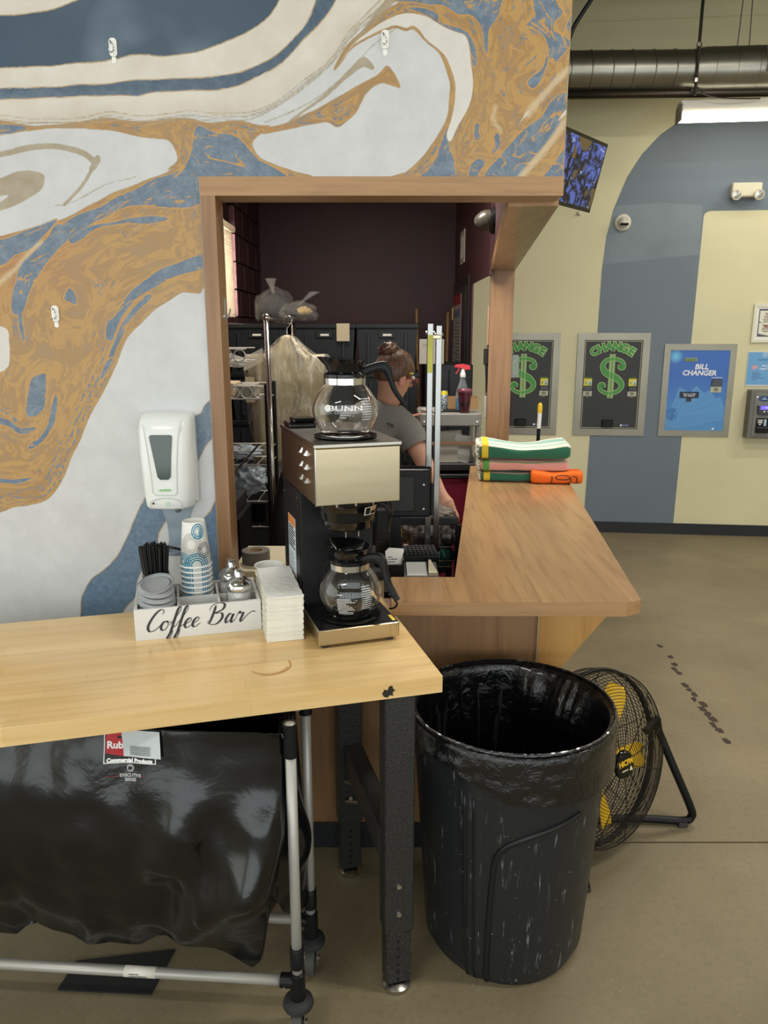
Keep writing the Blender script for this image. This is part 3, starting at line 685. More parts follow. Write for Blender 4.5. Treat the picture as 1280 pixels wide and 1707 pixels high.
# script lettering, drawn as brush strokes that swell on the way down
def stroke(m, pts, sc, ox, oz, wmin=.0021, wmax=.0072, y=-.0006):
    P = smooth_path([(a, 0, b) for a, b in pts], 6); L = []
    for i, p in enumerate(P):
        d = P[min(i+1, len(P)-1)]-P[max(i-1, 0)]; d.normalize(); down = max(0, -d.z); wd = wmin+(wmax-wmin)*down**1.3
        e = min(1, .35+min(i, len(P)-1-i)/4); nrm = Vector((-d.z, 0, d.x)); c = Vector((ox+p.x*sc, 0, oz+p.z*sc))
        L.append((c+nrm*wd*e/2, c-nrm*wd*e/2))
    n_ = len(L)
    m.rings([[(q.x, yy, q.z) for q in s_] for s_, yy in (([a for a, b in L], y), ([b for a, b in L], y))], False, False)
m = M(); sc = .034
def slant(p): return [(x+z*.30, z) for x, z in p]
glyphs = [
 ('C', 0, [[(1.05, 1.45), (1.12, 1.75), (.85, 1.9), (.5, 1.6), (.2, .95), (.12, .4), (.35, .02), (.75, .1), (1.1, .5)]]),
 ('o', 1.12, [[(.5, .82), (.2, .72), (.08, .3), (.3, 0), (.58, .2), (.62, .6), (.45, .82), (.55, .7), (.8, .72)]]),
 ('f', 1.86, [[(0, .4), (.3, .9), (.62, 1.6), (.6, 2.0), (.42, 1.8), (.34, 1.0), (.26, -.2), (.12, -.75), (.30, -.8), (.42, -.3), (.36, .12), (.7, .4)]]),
 ('f', 2.45, [[(0, .4), (.3, .9), (.62, 1.6), (.6, 2.0), (.42, 1.8), (.34, 1.0), (.26, -.2), (.12, -.75), (.30, -.8), (.42, -.3), (.36, .12), (.7, .4)]]),
 ('e', 3.1, [[(.05, .35), (.4, .5), (.52, .75), (.35, .86), (.12, .6), (.1, .2), (.32, 0), (.7, .3)]]),
 ('e', 3.75, [[(.05, .35), (.4, .5), (.52, .75), (.35, .86), (.12, .6), (.1, .2), (.32, 0), (.75, .35)]]),
 ('B', 5.15, [[(.3, 1.75), (.25, 1.0), (.12, .1)], [(-.15, 1.3), (.0, 1.75), (.5, 1.95), (1.0, 1.8), (.98, 1.35), (.4, 1.02), (.95, 1.0), (1.1, .55), (.8, .08), (.35, .02), (.0, .2), (.0, .45)]]),
 ('a', 6.55, [[(.55, .72), (.3, .85), (.08, .4), (.2, .02), (.5, .35), (.62, .8), (.55, .3), (.66, .02), (.95, .4)]]),
 ('r', 7.45, [[(0, .4), (.2, .95), (.3, .78), (.55, .8), (.48, .2), (.6, .02), (.9, .5), (1.3, .85), (1.6, .8)]])]
for nme, ox, sts in glyphs:
    for s_ in sts: stroke(m, slant(s_), sc*.93, .026+ox*sc*.93, .024+ox*.0007)
m.obj('lettering', mat('script_ink', '3a3a3c', .6), BX, thick=.0004)
def INB(x, y, z): p = TBL(-.726+x, .41+y); return (p[0], p[1], .905+z)

# grey lids, front left cell
lid_m = mat('grey_lid', '9b9ea2', .4)
def lid():
    t = thing('cup_lid', '', 'lid', group='grey cup lids in the caddy')
    M().lathe([(.047, 0), (.049, .0015), (.049, .004), (.046, .006), (.0435, .011), (.0395, .012), (.038, .006), (.0, .006)], 40).obj('lid_disc', lid_m, t, 40, thick=.0008)
    M().lathe([(.0475, .001), (.0505, .002), (.0475, .0035)], 40).obj('rolled_rim', lid_m, t, True)
    return t
L0 = lid()
names = ['lowest of the grey plastic lids leaning in the caddy', 'second grey lid up in the leaning lid pile', 'middle grey lid of the leaning lid pile', 'fourth grey lid up in the leaning lid pile', 'topmost grey lid tilted open side up over the caddy edge']
for k in range(6):
    t = thing('x', '', 'x') if 0 else None
nl = 8
for k in range(nl):
    o = L0 if k == 0 else dup(L0); o['label'] = (['grey lid at the very bottom of the leaning lid pile', 'grey lid second from the bottom of the pile', 'grey lid third from the bottom of the pile']+names[:0]+['fourth grey lid up, just above the caddy front board', 'grey lid fifth up, level with the caddy rim', 'third grey lid from the top of the leaning pile', 'grey lid right under the topmost tilted lid', 'topmost grey lid tilted open side up over the caddy edge'])[k]
    o.location = INB(.0605-.0004*k, .056-.0008*k, .014+.0185*k); o.rotation_euler = (R(2.2*k+(180 if k == nl-1 else 0)), R(1.3*k*(-1 if k == nl-1 else 1)), R(15))
for o in [o for o in COL.objects if o.name.startswith('cup_lid')]: o.rotation_euler[0] += 0
# jar of black stirrers
JR = thing('glass_jar', 'clear glass jar packed with black stirrers, behind the grey lids', 'jar', INB(.058, .150, .009))
M().lathe([(0, 0), (.036, 0), (.040, .004), (.040, .105), (.0365, .116), (.0365, .134), (.0345, .134), (.0345, .116), (.038, .105), (.038, .006), (0, .004)], 40).obj('jar_body', glass, JR, 40)
for z in (.120, .127): M().lathe([(.0365, z-.002), (.0385, z), (.0365, z+.002)], 40).obj('screw_thread', glass, JR, True)
st0 = None; rr = random.Random(5); smat = mat('stirrer_black', '161617', .45)
for k in range(190):
    a = rr.uniform(0, 2*pi); q = math.sqrt(rr.random()); x, y = .0285*q*math.cos(a), .0285*q*math.sin(a); tx, ty = x*1.35+rr.uniform(-.002, .002), y*1.35+rr.uniform(-.002, .002)
    if st0 is None: st0 = M().tube([(0, 0, 0), (0, 0, .204)], .0017, 5).obj('stirrer', smat); o = st0
    else: o = dup(st0)
    tag(o, 'thin black stirrer standing in the glass jar', 'stirrer', 'black stirrers in the jar')
    b = INB(.058, .150, .014); p = Vector((b[0]+x*.8, b[1]+y*.8, b[2]+rr.uniform(0, .008))); d = Vector((tx-x*.8, ty-y*.8, .17)).normalized()
    o.location = p; o.rotation_euler = d.to_track_quat('Z', 'Y').to_euler()
o = dup(st0, label='single black stirrer leaning out of the jar toward the paper cups', group=None) if 0 else st0.copy(); COL.objects.link(o)
del o['group']; o['label'] = 'lone black stirrer slanting from jar toward the paper cups'
o.location = INB(.112, .122, .02); o.rotation_euler = (R(-8), R(-21), R(15))
# stack of inverted paper cups, back middle cell
cup_n = NT('cup_print'); v = cup_n.coord(); sx = cup_n.add('SeparateXYZ', {0: v}).outputs
ang = cup_n.math('MULTIPLY', cup_n.math('ARCTAN2', sx[1], sx[0]), .041)
def circ(cx, cz, lo, hi, wv, th):
    dx = cup_n.math('SUBTRACT', ang, cx); dz = cup_n.math('SUBTRACT', sx[2], cz)
    d = cup_n.math('SQRT', cup_n.math('ADD', cup_n.math('MULTIPLY', dx, dx), cup_n.math('MULTIPLY', dz, dz)))
    inr = cup_n.math('MULTIPLY', cup_n.math('GREATER_THAN', d, lo), cup_n.math('LESS_THAN', d, hi))
    w_ = cup_n.math('GREATER_THAN', cup_n.math('SINE', cup_n.math('MULTIPLY', d, 2*pi/wv)), th)
    return cup_n.math('MULTIPLY', inr, w_), dx, dz
cc = lin('e6e6e2')
f1, dx, dz = circ(-.066, .068, .012, .034, .005, .1)
dash = cup_n.math('GREATER_THAN', cup_n.math('SINE', cup_n.math('MULTIPLY', cup_n.math('ARCTAN2', dz, dx), 34.)), -.2)
c = cup_n.mix(cup_n.math('MULTIPLY', f1, dash), cc, '4a5157')
f2, _, _ = circ(-.042, .105, .008, .024, .0062, -.35); c = cup_n.mix(f2, c, '2f87a8')
f3, _, _ = circ(-.052, .010, .010, .034, .0062, -.3); c = cup_n.mix(f3, c, '2f87a8')
f4, _, _ = circ(-.095, .018, .006, .026, .006, -.3); c = cup_n.mix(f4, c, '3c93b3')
f5, dx, dz = circ(-.025, .05, .008, .024, .005, .2); c = cup_n.mix(f5, c, '4a5157')
cup_n.set(cup_n.b, 'Base Color', c); cup_n.b.inputs['Roughness'].default_value = .45
cup0 = None; cn = [w_+' paper cup of the inverted stack, counted from its top' for w_ in ('eleventh', 'tenth', 'ninth', 'eighth', 'seventh', 'sixth', 'fifth', 'fourth', 'third', 'second')]+['topmost inverted paper cup with blue ring print']
for k in range(11):
    if cup0 is None:
        cup0 = thing('paper_cup', '', 'cup', group='inverted paper cups in the caddy')
        M().lathe([(.0435, .002), (.0315, .128), (.031, .130), (.029, .129), (.0295, .124), (0, .122)], 48).obj('cup_wall', cup_n.m, cup0, 40, thick=.0006)
        M().lathe([(.0436, -.0005), (.0455, .001), (.0458, .003), (.0436, .005)], 48).obj('rolled_rim', mat('cup_white', 'e9e9e5', .4), cup0, True)
        o = cup0
    else: o = dup(cup0)
    o['label'] = cn[k]; o.location = INB(.170, .150, .010+.0148*k); o.rotation_euler = (0, 0, R(0))
text('size_print', '12oz', .013, mat('print_teal', '2f87a8', .5), o, (0, 0, 0), off=.0004, warp=lambda x, y, z: (lambda a, zz: Vector(((.0444-.012*zz/.128+z)*math.cos(a), (.0444-.012*zz/.128+z)*math.sin(a), zz)))(R(-48)+y/.034, .100-x))
# sugar pourers, right cells
def pourer(name, label, loc, rz):
    t = thing(name, label, 'dispenser', loc, rz)
    M().lathe([(0, 0), (.030, 0), (.034, .004), (.035, .096), (.033, .103), (.031, .103), (.033, .096), (.032, .006), (0, .004)], 36).obj('glass_body', glass, t, 40)
    M().lathe([(0, .005), (.0305, .006), (.0315, .091), (.029, .094), (0, .090)], 30).obj('sugar', mat('sugar', 'e8e6df', .8), t, 40)
    M().lathe([(.0355, .099), (.0368, .105), (.033, .118), (.023, .128), (.016, .131), (.0130, .133), (.0130, .135), (.0095, .156), (.0085, .157), (.0, .152)], 36).obj('chrome_lid', chrome, t, 45)
    M().prism([(-.009, -.010), (.009, -.010), (.010, .008), (-.010, .008)], .156, .158).obj('flap', chrome, t)
    return t
pourer('sugar_pourer', 'chrome topped glass sugar pourer in the front right caddy cell', INB(.281, .054, .009), 15)
pourer('sugar_pourer', 'chrome topped glass sugar pourer in the rear right caddy cell', INB(.268, .150, .009), 40)
# red and white paper cup behind the napkins
rc = thing('paper_cup', 'red paper cup with white rim behind the napkin stack', 'cup', TBL(-.352, .622, .905)[:2]+(.905,))
rc.location = (-.345, 2.215, .93)
M().lathe([(0, 0), (.030, 0), (.0422, .094), (.0415, .094), (.029, .002), (0, .002)], 40).obj('cup_wall', mat('cup_red', 'b3232f', .45), rc, 40)
M().lathe([(.0420, .092), (.0428, .099), (.0445, .102), (.0455, .100), (.0445, .098), (.0410, .092)], 40).obj('white_rim', mat('cup_white', 'e9e9e5', .4), rc, True)
M().lathe([(0, .0035), (.0282, .0035), (.0405, .093), (.0422, .1)], 40).obj('cup_lining', mat('cup_white', 'e9e9e5', .4), rc, True)
# paper napkins
nm = mat('napkin_paper', 'e7e4d8', .85, bump=(120, .3)); nm2 = mat('napkin_top', 'e9e9e6', .8, bump=(50, .4))
rr = random.Random(3); protos = []
for k in range(52):
    if k < 7:
        m = M(); n_ = 14; pl = []
        for i in range(n_+1): pl.append((.001*rr.uniform(-1.6, 1.6)+0, i/n_*.27))
        for i in range(n_+1): pl.append((.098+.001*rr.uniform(-1.6, 1.6), .27-i/n_*.27))
        m.prism(pl, 0, .0023, 'z'); o = m.obj('napkin', nm); protos.append(o)
    else: o = dup(protos[k % 7])
    tag(o, 'white folded paper napkin in the tall stack beside the coffee maker', 'napkin', 'white paper napkins in the stack')
    p = TBL(-.388+rr.uniform(-.0012, .0012)+.004*(k/52), .308+rr.uniform(-.0015, .0015)+.006*k/52); o.location = (p[0], p[1], .9053+k*.0024); o.rotation_euler = (0, 0, R(15+rr.uniform(-.7, .7)))
o['label'] = 'topmost white folded napkin of the tall stack'; del o['group']; o.data = o.data.copy(); o.data.materials.clear(); o.data.materials.append(nm2)

# ================================================================ on the mural wall: soap dispenser, hooks
SD = thing('soap_dispenser', 'white automatic soap dispenser on the wall left of the frame', 'dispenser', (-.640, 2.2983, 1.205))
def sec(z, w0, w1, d0, d1): pass
m = M(); rings = []
for z, w_, dpt in ((-.002, .064, .088), (.004, .068, .094), (.03, .070, .099), (.16, .0755, .102), (.225, .0765, .098), (.255, .0755, .086), (.270, .073, .066), (.277, .068, .03), (.278, .066, .0)):
    rings.append([(-w_, 0, z), (-w_, -dpt*.55, z), (-w_+.006, -dpt*.8, z), (-w_+.022, -dpt*.97, z), (-w_*.3, -dpt, z), (w_*.3, -dpt, z), (w_-.022, -dpt*.97, z), (w_-.006, -dpt*.8, z), (w_, -dpt*.55, z), (w_, 0, z)])
m.rings(rings); m.obj('housing', mat('dispenser_white', 'e8ebe9', .22), SD, 45)
B((-.079, -.03, .006), (.079, 0, .272), .006).obj('back_shell', mat('dispenser_grey', 'c9cac6', .35), SD)
dk = mat('sight_glass', '4a5552', .08)
m = M(); pp = [(-.034, .215), (-.03, .22), (.027, .22), (.031, .215), (.021, .098), (.014, .09), (-.010, .09), (-.017, .098)]
m.prism([(x, z) for x, z in pp], -.1045, -.098, 'y'); m.obj('sight_window', dk, SD)
m = M(); m.tube([(-.051, -.0985, .25), (-.045, -.1015, .20), (-.036, -.1025, .10), (-.034, -.1025, .052), (-.026, -.102, .043), (.030, -.102, .043), (.037, -.102, .052), (.040, -.102, .12), (.048, -.1005, .21), (.060, -.088, .262)], .0009, 5); m.obj('panel_seam', mat('seam_grey', 'b4b8b6', .4), SD)
m = M(); m.tube([(-.045, -.0985, -.0), (-.044, -.099, .018)]+[(.002-.046*math.cos(pi*k/12), -.1005, .018+.016*math.sin(pi*k/12)) for k in range(1, 12)]+[(.047, -.099, .018), (.050, -.097, .0)], .0009, 5); m.obj('sensor_seam', MATS['seam_grey'], SD)
m = M()
m.cyl((-.036, -.1005, .018), (-.036, -.097, .018), .0028, n=10); m.obj('sensor_eye', black_m, SD)
gi = mat('green_ink', '7cc96e', .5)
text('maker_print', '\u2022ALPINE', .0085, gi, SD, (.0, -.1023, .058), sx=1.25, off=.0002)
m = M()
for k in range(5): m.cyl((.006+.0065*math.cos(R(72*k+20)), -.1015, .017+.006*math.sin(R(72*k+20))), (.006+.0065*math.cos(R(72*k+20)), -.099, .017+.006*math.sin(R(72*k+20))), .0022, n=8)
m.obj('hand_symbol', mat('pale_green', 'bfe3bd', .5), SD)
B((.018, -.07, -.016), (.032, -.045, .0), .002).obj('nozzle', mat('nozzle_grey', '55585a', .4), SD)
TR = M(); tp = [(-.036, 0), (.052, 0), (.044, -.045), (.040, -.085), (.048, -.12), (.052, -.145), (-.028, -.145), (-.024, -.12), (-.026, -.07)]
TR.prism([(x, z) for x, z in smooth_path([(a, b, 0) for a, b in tp], 3, True) and [(q.x, q.y) for q in smooth_path([(a, b, 0) for a, b in tp], 3, True)]], -.006, -.0005, 'y'); tr = TR.obj('backplate', mat('plate_grey', '8b98a6', .4), SD)
m = M(); m.rings([[(.008+(.034+e)*math.cos(a), -.045-(.036+e)*math.sin(a)*1.0, z) for a in [pi*2*k/24 for k in range(24)]] for e, z in ((0, -.148), (.006, -.140), (.006, -.134), (.002, -.136), (-.002, -.144))], True, True); m.obj('drip_tray', MATS['plate_grey'], tr, 40)
m = M(); m.tube(bez((-.026, -.05, -.124), (-.012, -.09, -.118), (.02, -.092, -.118), (.03, -.085, -.126), 10), .0045, 6); m.obj('tray_rim', black_g, tr, True)
def hook(label, x, z):
    t = thing('wall_hook', label, 'hook', (x, 2.2985, z))
    M().prism(rrect(.021, .046, .009), -.005, 0, 'y', .001).obj('adhesive_plate', mat('hook_white', 'ecebe6', .4), t, 40)
    m = M(); m.tube(smooth_path([(-.006, -.006, .016), (-.002, -.010, .006), (.004, -.011, -.004), (.002, -.013, -.013), (-.003, -.019, -.016), (-.005, -.022, -.008)], 5), .0016, 8)
    m.tube([(-.005, -.006, .014), (.001, -.011, .004)], .002, 6); m.obj('wire_hook', chrome, t, True)
    m = M(); m.prism(rrect(.012, .018, .005, 4, 0, -.030), -.0015, -.0002, 'y'); m.obj('pull_tab', MATS['hook_white'], t)
    return t
hook('small white adhesive wall hook high on the dark blue swirl', -.727, 2.456)
hook('small white adhesive wall hook above the opening, on pale marbling', .003, 2.475)
hook('small white adhesive wall hook on the gold marbling, far left', -.950, 1.764)
hk = thing('clear_hook', 'clear plastic hook on the inner side of the wooden frame', 'hook', (-.472, 2.345, 1.775))
m = M(); m.tube([(.002, 0, .035), (.002, 0, -.03)], .0045, 8); m.tube(smooth_path([(.003, 0, -.018), (.012, -.004, -.02), (.018, -.006, -.006), (.019, -.006, .004)], 4), .003, 8); m.obj('hook_body', mat('clear_plastic', 'cfd2d0', .1, trans=.6), hk, True)
# ================================================================ hall: change machines and notices on the far wall
wa = R(-6.147)
def LB_(s, off, z): return (1.784+s*math.cos(wa)+off*math.sin(wa), 6.504+s*math.sin(wa)-off*math.cos(wa), z)
blk_panel = mat('charcoal_panel', '2f2f2f', .45, vary=.05, vscale=20)
greenp = mat('print_green', '4b9648', .5); lime = mat('print_lime', 'cfe3a0', .5)
def arc_text(body, size, m, t, y, off, sx, cx, cz, rad_, step):
    n_ = len(body)
    for i, ch in enumerate(body):
        a = (i-(n_-1)/2)*step
        text('letter', ch, size, m, t, (cx+rad_*math.sin(a), y, cz+rad_*math.cos(a)-rad_), rot=(90, math.degrees(a), 0), sx=sx, off=off, ex=.0004)
def bill_slot(t, x, z):
    B((x-.032, -.0075, z+.02), (x+.032, -.006, z+.082)).obj('bill_sticker', mat('sticker_yellow', 'd9c93f', .5), t)
    B((x-.028, -.0082, z+.026), (x-.002, -.0074, z+.066)).obj('sticker_field', mat('sticker_yellow2', 'f0df3c', .5), t)
    B((x+.004, -.0082, z+.026), (x+.030, -.0074, z+.066)).obj('sticker_field', mat('sticker_pale', 'cfd9d6', .5), t)
    m = M(); m.prism([(x+.006, z+.028), (x+.028, z+.028), (x+.020, z+.055), (x+.014, z+.055)], -.0088, -.008, 'y'); m.prism([(x-.022, z+.034), (x-.010, z+.034), (x-.010, z+.058), (x-.022, z+.058)], -.0088, -.008, 'y'); m.obj('sticker_symbol', mat('sticker_teal', '6aa39a', .5), t)
    B((x-.034, -.018, z-.02), (x+.034, -.006, z+.018), .003).obj('bill_slot', black_g, t)
    B((x-.036, -.010, z-.064), (x+.036, -.006, z-.022)).obj('bill_plate', mat('bill_print', 'b9baa6', .5), t)
    m = M(); m.prism([(x+.018*math.cos(k*pi/6), z-.043+.014*math.sin(k*pi/6)) for k in range(12)], -.0108, -.0098, 'y'); m.obj('bill_portrait', mat('bill_print2', '83866f', .6), t)
    text('accepts_print', 'ACCEPTS', .013, greenp, t, (x, -.0065, z+.091), sx=1.1)
    m = M(); m.tube([(x+.008*math.cos(pi*k/6), -.0065, z-.078+.008*math.sin(pi*k/6)) for k in range(7)], .0015, 4); m.obj('arrow_print', mat('bill_print', 'b9baa6', .5), t)
def changer(label, s0):
    t = thing('change_machine', label, 'change machine', LB_(s0, .002, .845), -6.147)
    W_, H_ = .583, .846; b = .057
    m = M(); m.box((0, -.008, 0), (b, 0, H_)); m.box((W_-b, -.008, 0), (W_, 0, H_)); m.box((b, -.008, 0), (W_-b, 0, b)); m.box((b, -.008, H_-b), (W_-b, 0, H_)); m.obj('steel_frame', steel_w, t)
    B((b, -.005, b), (W_-b, 0, H_-b)).obj('panel', blk_panel, t)
    m = M()
    for q, th in ((.008, .0028),):
        x0, x1, z0, z1 = b+q, W_-b-q, b+q, H_-b-q
        for a, c_ in (((x0, z0), (x1, z0+th)), ((x0, z1-th), (x1, z1)), ((x0, z0), (x0+th, z1)), ((x1-th, z0), (x1, z1))): m.box((a[0], -.0062, a[1]), (c_[0], -.005, c_[1]))
    m.obj('pinstripe', mat('stripe_cream', 'd9d6b0', .5), t)
    cx = W_/2-.004
    arc_text('CHANGE', .090, lime, t, -.0056, .0088, 1.02, cx, .735, .29, .215)
    arc_text('CHANGE', .090, greenp, t, -.0066, .0052, 1.02, cx, .735, .29, .215)
    # dollar sign: swelling S with ball ends and a double bar
    def dollar(m, w, y):
        S_ = smooth_path([(.072, 0, .588), (.066, 0, .570), (.088, 0, .566), (.094, 0, .592), (.072, 0, .622), (.01, 0, .636), (-.05, 0, .622), (-.074, 0, .575), (-.05, 0, .528), (.0, 0, .500), (.055, 0, .470), (.088, 0, .425), (.066, 0, .378), (.0, 0, .354), (-.06, 0, .366), (-.09, 0, .398), (-.082, 0, .425), (-.060, 0, .420), (-.064, 0, .404)], 5)
        n_ = len(S_); L = []
        for i, p in enumerate(S_):
            d = S_[min(i+1, n_-1)]-S_[max(i-1, 0)]; d.normalize(); f = i/(n_-1)
            wd = .012+.014*math.exp(-((f-.5)/.13)**2)+.006*(math.exp(-((f-.08)/.06)**2)+math.exp(-((f-.92)/.06)**2))
            nn = Vector((-d.z, 0, d.x)); L.append((p+nn*(wd+w), p-nn*(wd+w)))
        m.rings([[(cx+q.x, y, q.z) for q in [a for a, b_ in L]], [(cx+q.x, y, q.z) for q in [b_ for a, b_ in L]]], False, False)
        for x in (-.013, .013):
            m.rings([[(cx+x+sg*(.0065+w), y-.0003, z) for z in (.318-w, .672+w)] for sg in (-1, 1)], False, False)
    m = M(); dollar(m, .0035, -.0056); m.obj('dollar_outline', lime, t, thick=.0004)
    m = M(); dollar(m, 0, -.0066); m.obj('dollar_sign', greenp, t, thick=.0004)
    m = M()
    for x in (-.013, .013): m.rings([[(cx+x+sg*.0018, -.0074, z) for z in (.325, .665)] for sg in (-1, 1)], False, False)
    m.obj('dollar_bar', lime, t, thick=.0003)
    bill_slot(t, .101, .395); bill_slot(t, .463, .395)
    cup = M(); cup.box((.235, -.03, .072), (.325, -.005, .135), .004); cup.obj('coin_cup', black_g, t)
    B((.385, -.0062, .082), (.455, -.005, .094)).obj('maker_plate', mat('maker_blue', '6b7fae', .5), t)
    M().cyl((.393, -.0068, .088), (.393, -.0055, .088), .008, n=12).obj('maker_disc', white_ink, t)
    return t
changer('black change machine with green dollar sign, partly hidden behind the wooden post', -.903)
changer('black change machine with green dollar sign, next to the blue stripe edge', -.180)
BC = thing('bill_changer', 'blue bill changer machine in a steel frame', 'change machine', LB_(.520, .002, .848), -6.147)
m = M(); b = .05; W_, H_ = .57, .756
m.box((0, -.008, 0), (b, 0, H_)); m.box((W_-b, -.008, 0), (W_, 0, H_)); m.box((b, -.008, 0), (W_-b, 0, b)); m.box((b, -.008, H_-b), (W_-b, 0, H_)); m.obj('steel_frame', steel_w, BC)
n = NT('bill_panel_blue'); v = n.coord(); sx = n.add('SeparateXYZ', {0: v}).outputs
c = n.mix(n.ramp(sx[2], .1, .5), '4f8fcd', '2f66bd')
gl = n.math('SQRT', n.math('ADD', n.math('POWER', n.math('SUBTRACT', sx[0], .095), 2.), n.math('POWER', n.math('SUBTRACT', sx[2], .655), 2.)))
c = n.mix(n.ramp(gl, .06, .005), c, '6fc7ea'); n.set(n.b, 'Base Color', c); n.b.inputs['Roughness'].default_value = .35
B((b, -.005, b), (W_-b, 0, H_-b)).obj('panel', n.m, BC)
fb = mat('fan_bill', '5b97d2', .4); fb2 = mat('fan_bill_edge', '75a9dc', .4)
m = M(); m2 = M(); rr = random.Random(2)
for k, (a, l) in enumerate(((62, .33), (48, .38), (36, .40), (24, .41), (12, .40))):
    d = Vector((math.cos(R(a)), math.sin(R(a)))); q = Vector((-d.y, d.x)); p0 = Vector((.085+.02*k, .062))
    hi = lambda P_: (min(max(P_.x, .053), .515), min(max(P_.y, .053), .70))
    y = -.0053-.0004*k
    P4 = [p0, p0+d*l, p0+d*l+q*.11, p0+q*.11]
    m.prism([hi(P) for P in P4], y, y+.0003, 'y')
    for i in range(4):
        a_, b_ = Vector(hi(P4[i])), Vector(hi(P4[(i+1) % 4])); dd = b_-a_
        if dd.length > .02:
            e_ = Vector((-dd.y, dd.x)).normalized()*.0028; m2.prism([tuple(a_), tuple(b_), tuple(b_+e_), tuple(a_+e_)], y-.0002, y, 'y')
m.obj('printed_bills', fb, BC); m2.obj('bill_edges', fb2, BC)
text('dollar_print', '$', .10, mat('fan_dollar', '3f78b8', .4), BC, (.10, -.0075, .185), off=.003)
m = M(); m.tube([(.10+.04*math.cos(k*pi/12), -.0072, .185+.05*math.sin(k*pi/12)) for k in range(24)], .002, 4, closed=True); m.obj('dollar_ring', MATS['fan_dollar'], BC)
text('title_print', 'BILL', .058, white_ink, BC, (.305, -.0058, .572), sx=1.05, off=.0016, shear=.15)
text('title_print', 'CHANGER', .058, white_ink, BC, (.29, -.0058, .522), sx=.98, off=.0016, shear=.15)
text('insert_print', 'Insert Bills Here', .013, white_ink, BC, (.435, -.0058, .486), off=.0003)
B((.165, -.010, .615), (.265, -.005, .645), .002).obj('display_bezel', mat('bezel_grey', '9a9c8c', .5), BC)
B((.172, -.0108, .620), (.258, -.0098, .640)).obj('display', mat('lcd_green', '5f7f34', .3), BC)
B((.395, -.014, .415), (.478, -.005, .474), .002).obj('bill_slot', black_g, BC); B((.39, -.010, .366), (.476, -.005, .413)).obj('bill_plate', mat('bill_print', 'b9baa6', .5), BC)
M().prism([(.433+.02*math.cos(k*pi/6), .39+.016*math.sin(k*pi/6)) for k in range(12)], -.0108, -.0098, 'y').obj('bill_portrait', mat('bill_print2', '83866f', .6), BC)
B((.150, -.008, .318), (.303, -.005, .37), .001).obj('coupon_plate', mat('plate_navy', '1b2a44', .4), BC)
B((.205, -.012, .292), (.245, -.005, .318)).obj('coupon_slot', black_g, BC)
text('plate_print', 'Push to turn bills\nafter displayed', .0145, white_ink, BC, (.226, -.0084, .344), off=.0003)
M().cyl((.44, -.0062, .066), (.44, -.005, .066), .009, n=12).obj('maker_disc', white_ink, BC)
# framed notice
FN = thing('framed_notice', 'white framed paper notice in two panels, at the right edge above the blue sign', 'sign', LB_(1.187, .002, 1.617), -6.147)
m = M(); fw, fh, b = .42, .30, .022
m.box((0, -.014, 0), (b, 0, fh)); m.box((fw-b, -.014, 0), (fw, 0, fh)); m.box((b, -.014, 0), (fw-b, 0, b)); m.box((b, -.014, fh-b), (fw-b, 0, fh)); m.obj('frame', mat('frame_cream', 'dedcc6', .4), FN)
B((b, -.008, b), (fw-b, 0, fh-b)).obj('mount', paper_w, FN)
B((.042, -.0085, .045), (.38, -.008, .262)).obj('dark_border', mat('border_grey', '5a5e66', .6), FN)
for k, z in enumerate((.152, .058)):
    m = M(); pts = [(.050, z+.012)]+[(.05+.32*i/16, z+.006*math.sin(i*.8+k)) for i in range(1, 16)]+[(.372, z+.012), (.372, z+.096), (.05, z+.096)]
    m.prism(pts, -.0092, -.0085, 'y'); m.obj('torn_note', mat('note_paper', 'e6e2d2', .8), FN)
text('notice_print', 'Our Rates\nare now\nsubject to\nchange and\nsometimes\non weekends', .0155, mat('brown_ink', '5a4a3c', .6), FN, (.10, -.0096, .20), off=.0002, line=.85) if 0 else None
m = M()
for (z0, ln) in ((.228, (.5, .3, .6, .45, .8, .5)), (.136, (.7, .4, .75, .85, .6))):
    for i, l in enumerate(ln):
        w_ = .075*l; q = bars([(z0-.0125*i, 1)], .105-w_/2, .105+w_/2, -.0092, .0058, .0006, i+int(z0*100))
        tmp = bpy.data.meshes.new('t'); q.bm.to_mesh(tmp); q.bm.free(); m.bm.from_mesh(tmp); bpy.data.meshes.remove(tmp)
m.obj('notice_print', mat('brown_ink', '5a4a3c', .6), FN)
text('notice_heading', 'Please do\nNOT', .0155, mat('red_ink', '8e3a34', .6), FN, (.108, -.0097, .126), off=.0004, line=.8)
# blue sign
BS = thing('blue_sign', 'light blue printed sign with a pink heart above the grey card reader', 'sign', LB_(1.181, .002, 1.268), -6.147)
B((0, -.004, 0), (.40, 0, .275)).obj('holder', mat('holder_clear', 'cfd8d8', .2), BS); B((.004, -.006, .012), (.396, -.004, .272)).obj('sheet', mat('sheet_blue', '6fa6d8', .5), BS)
text('letters_print', 'LaundryLounge', .024, mat('sheet_ink', '4a7fb5', .5), BS, (.150, -.0062, .213), off=.0006); 
m = M(); m.tube([(.130+.018*math.cos(k*pi/10), -.0062, .252+.018*math.sin(k*pi/10)) for k in range(20)], .0018, 4, closed=True); m.obj('emblem_ring', white_ink, BS); text('emblem_letter', 'B', .022, white_ink, BS, (.130, -.0064, .252))
m = M(); hp = [(16*math.sin(a)**3, 13*math.cos(a)-5*math.cos(2*a)-2*math.cos(3*a)-math.cos(4*a)) for a in [2*pi*k/28 for k in range(28)]]
m.prism([(.060+x*.0016+z*.0003, .150+z*.0014) for x, z in hp], -.0068, -.006, 'y'); m.obj('heart', mat('heart_pink', 'd9a3a8', .5), BS)
text('script_print', 'We Love Our\nLoyal Customers', .022, white_ink, BS, (.175, -.0062, .152), shear=.3, off=.0004)
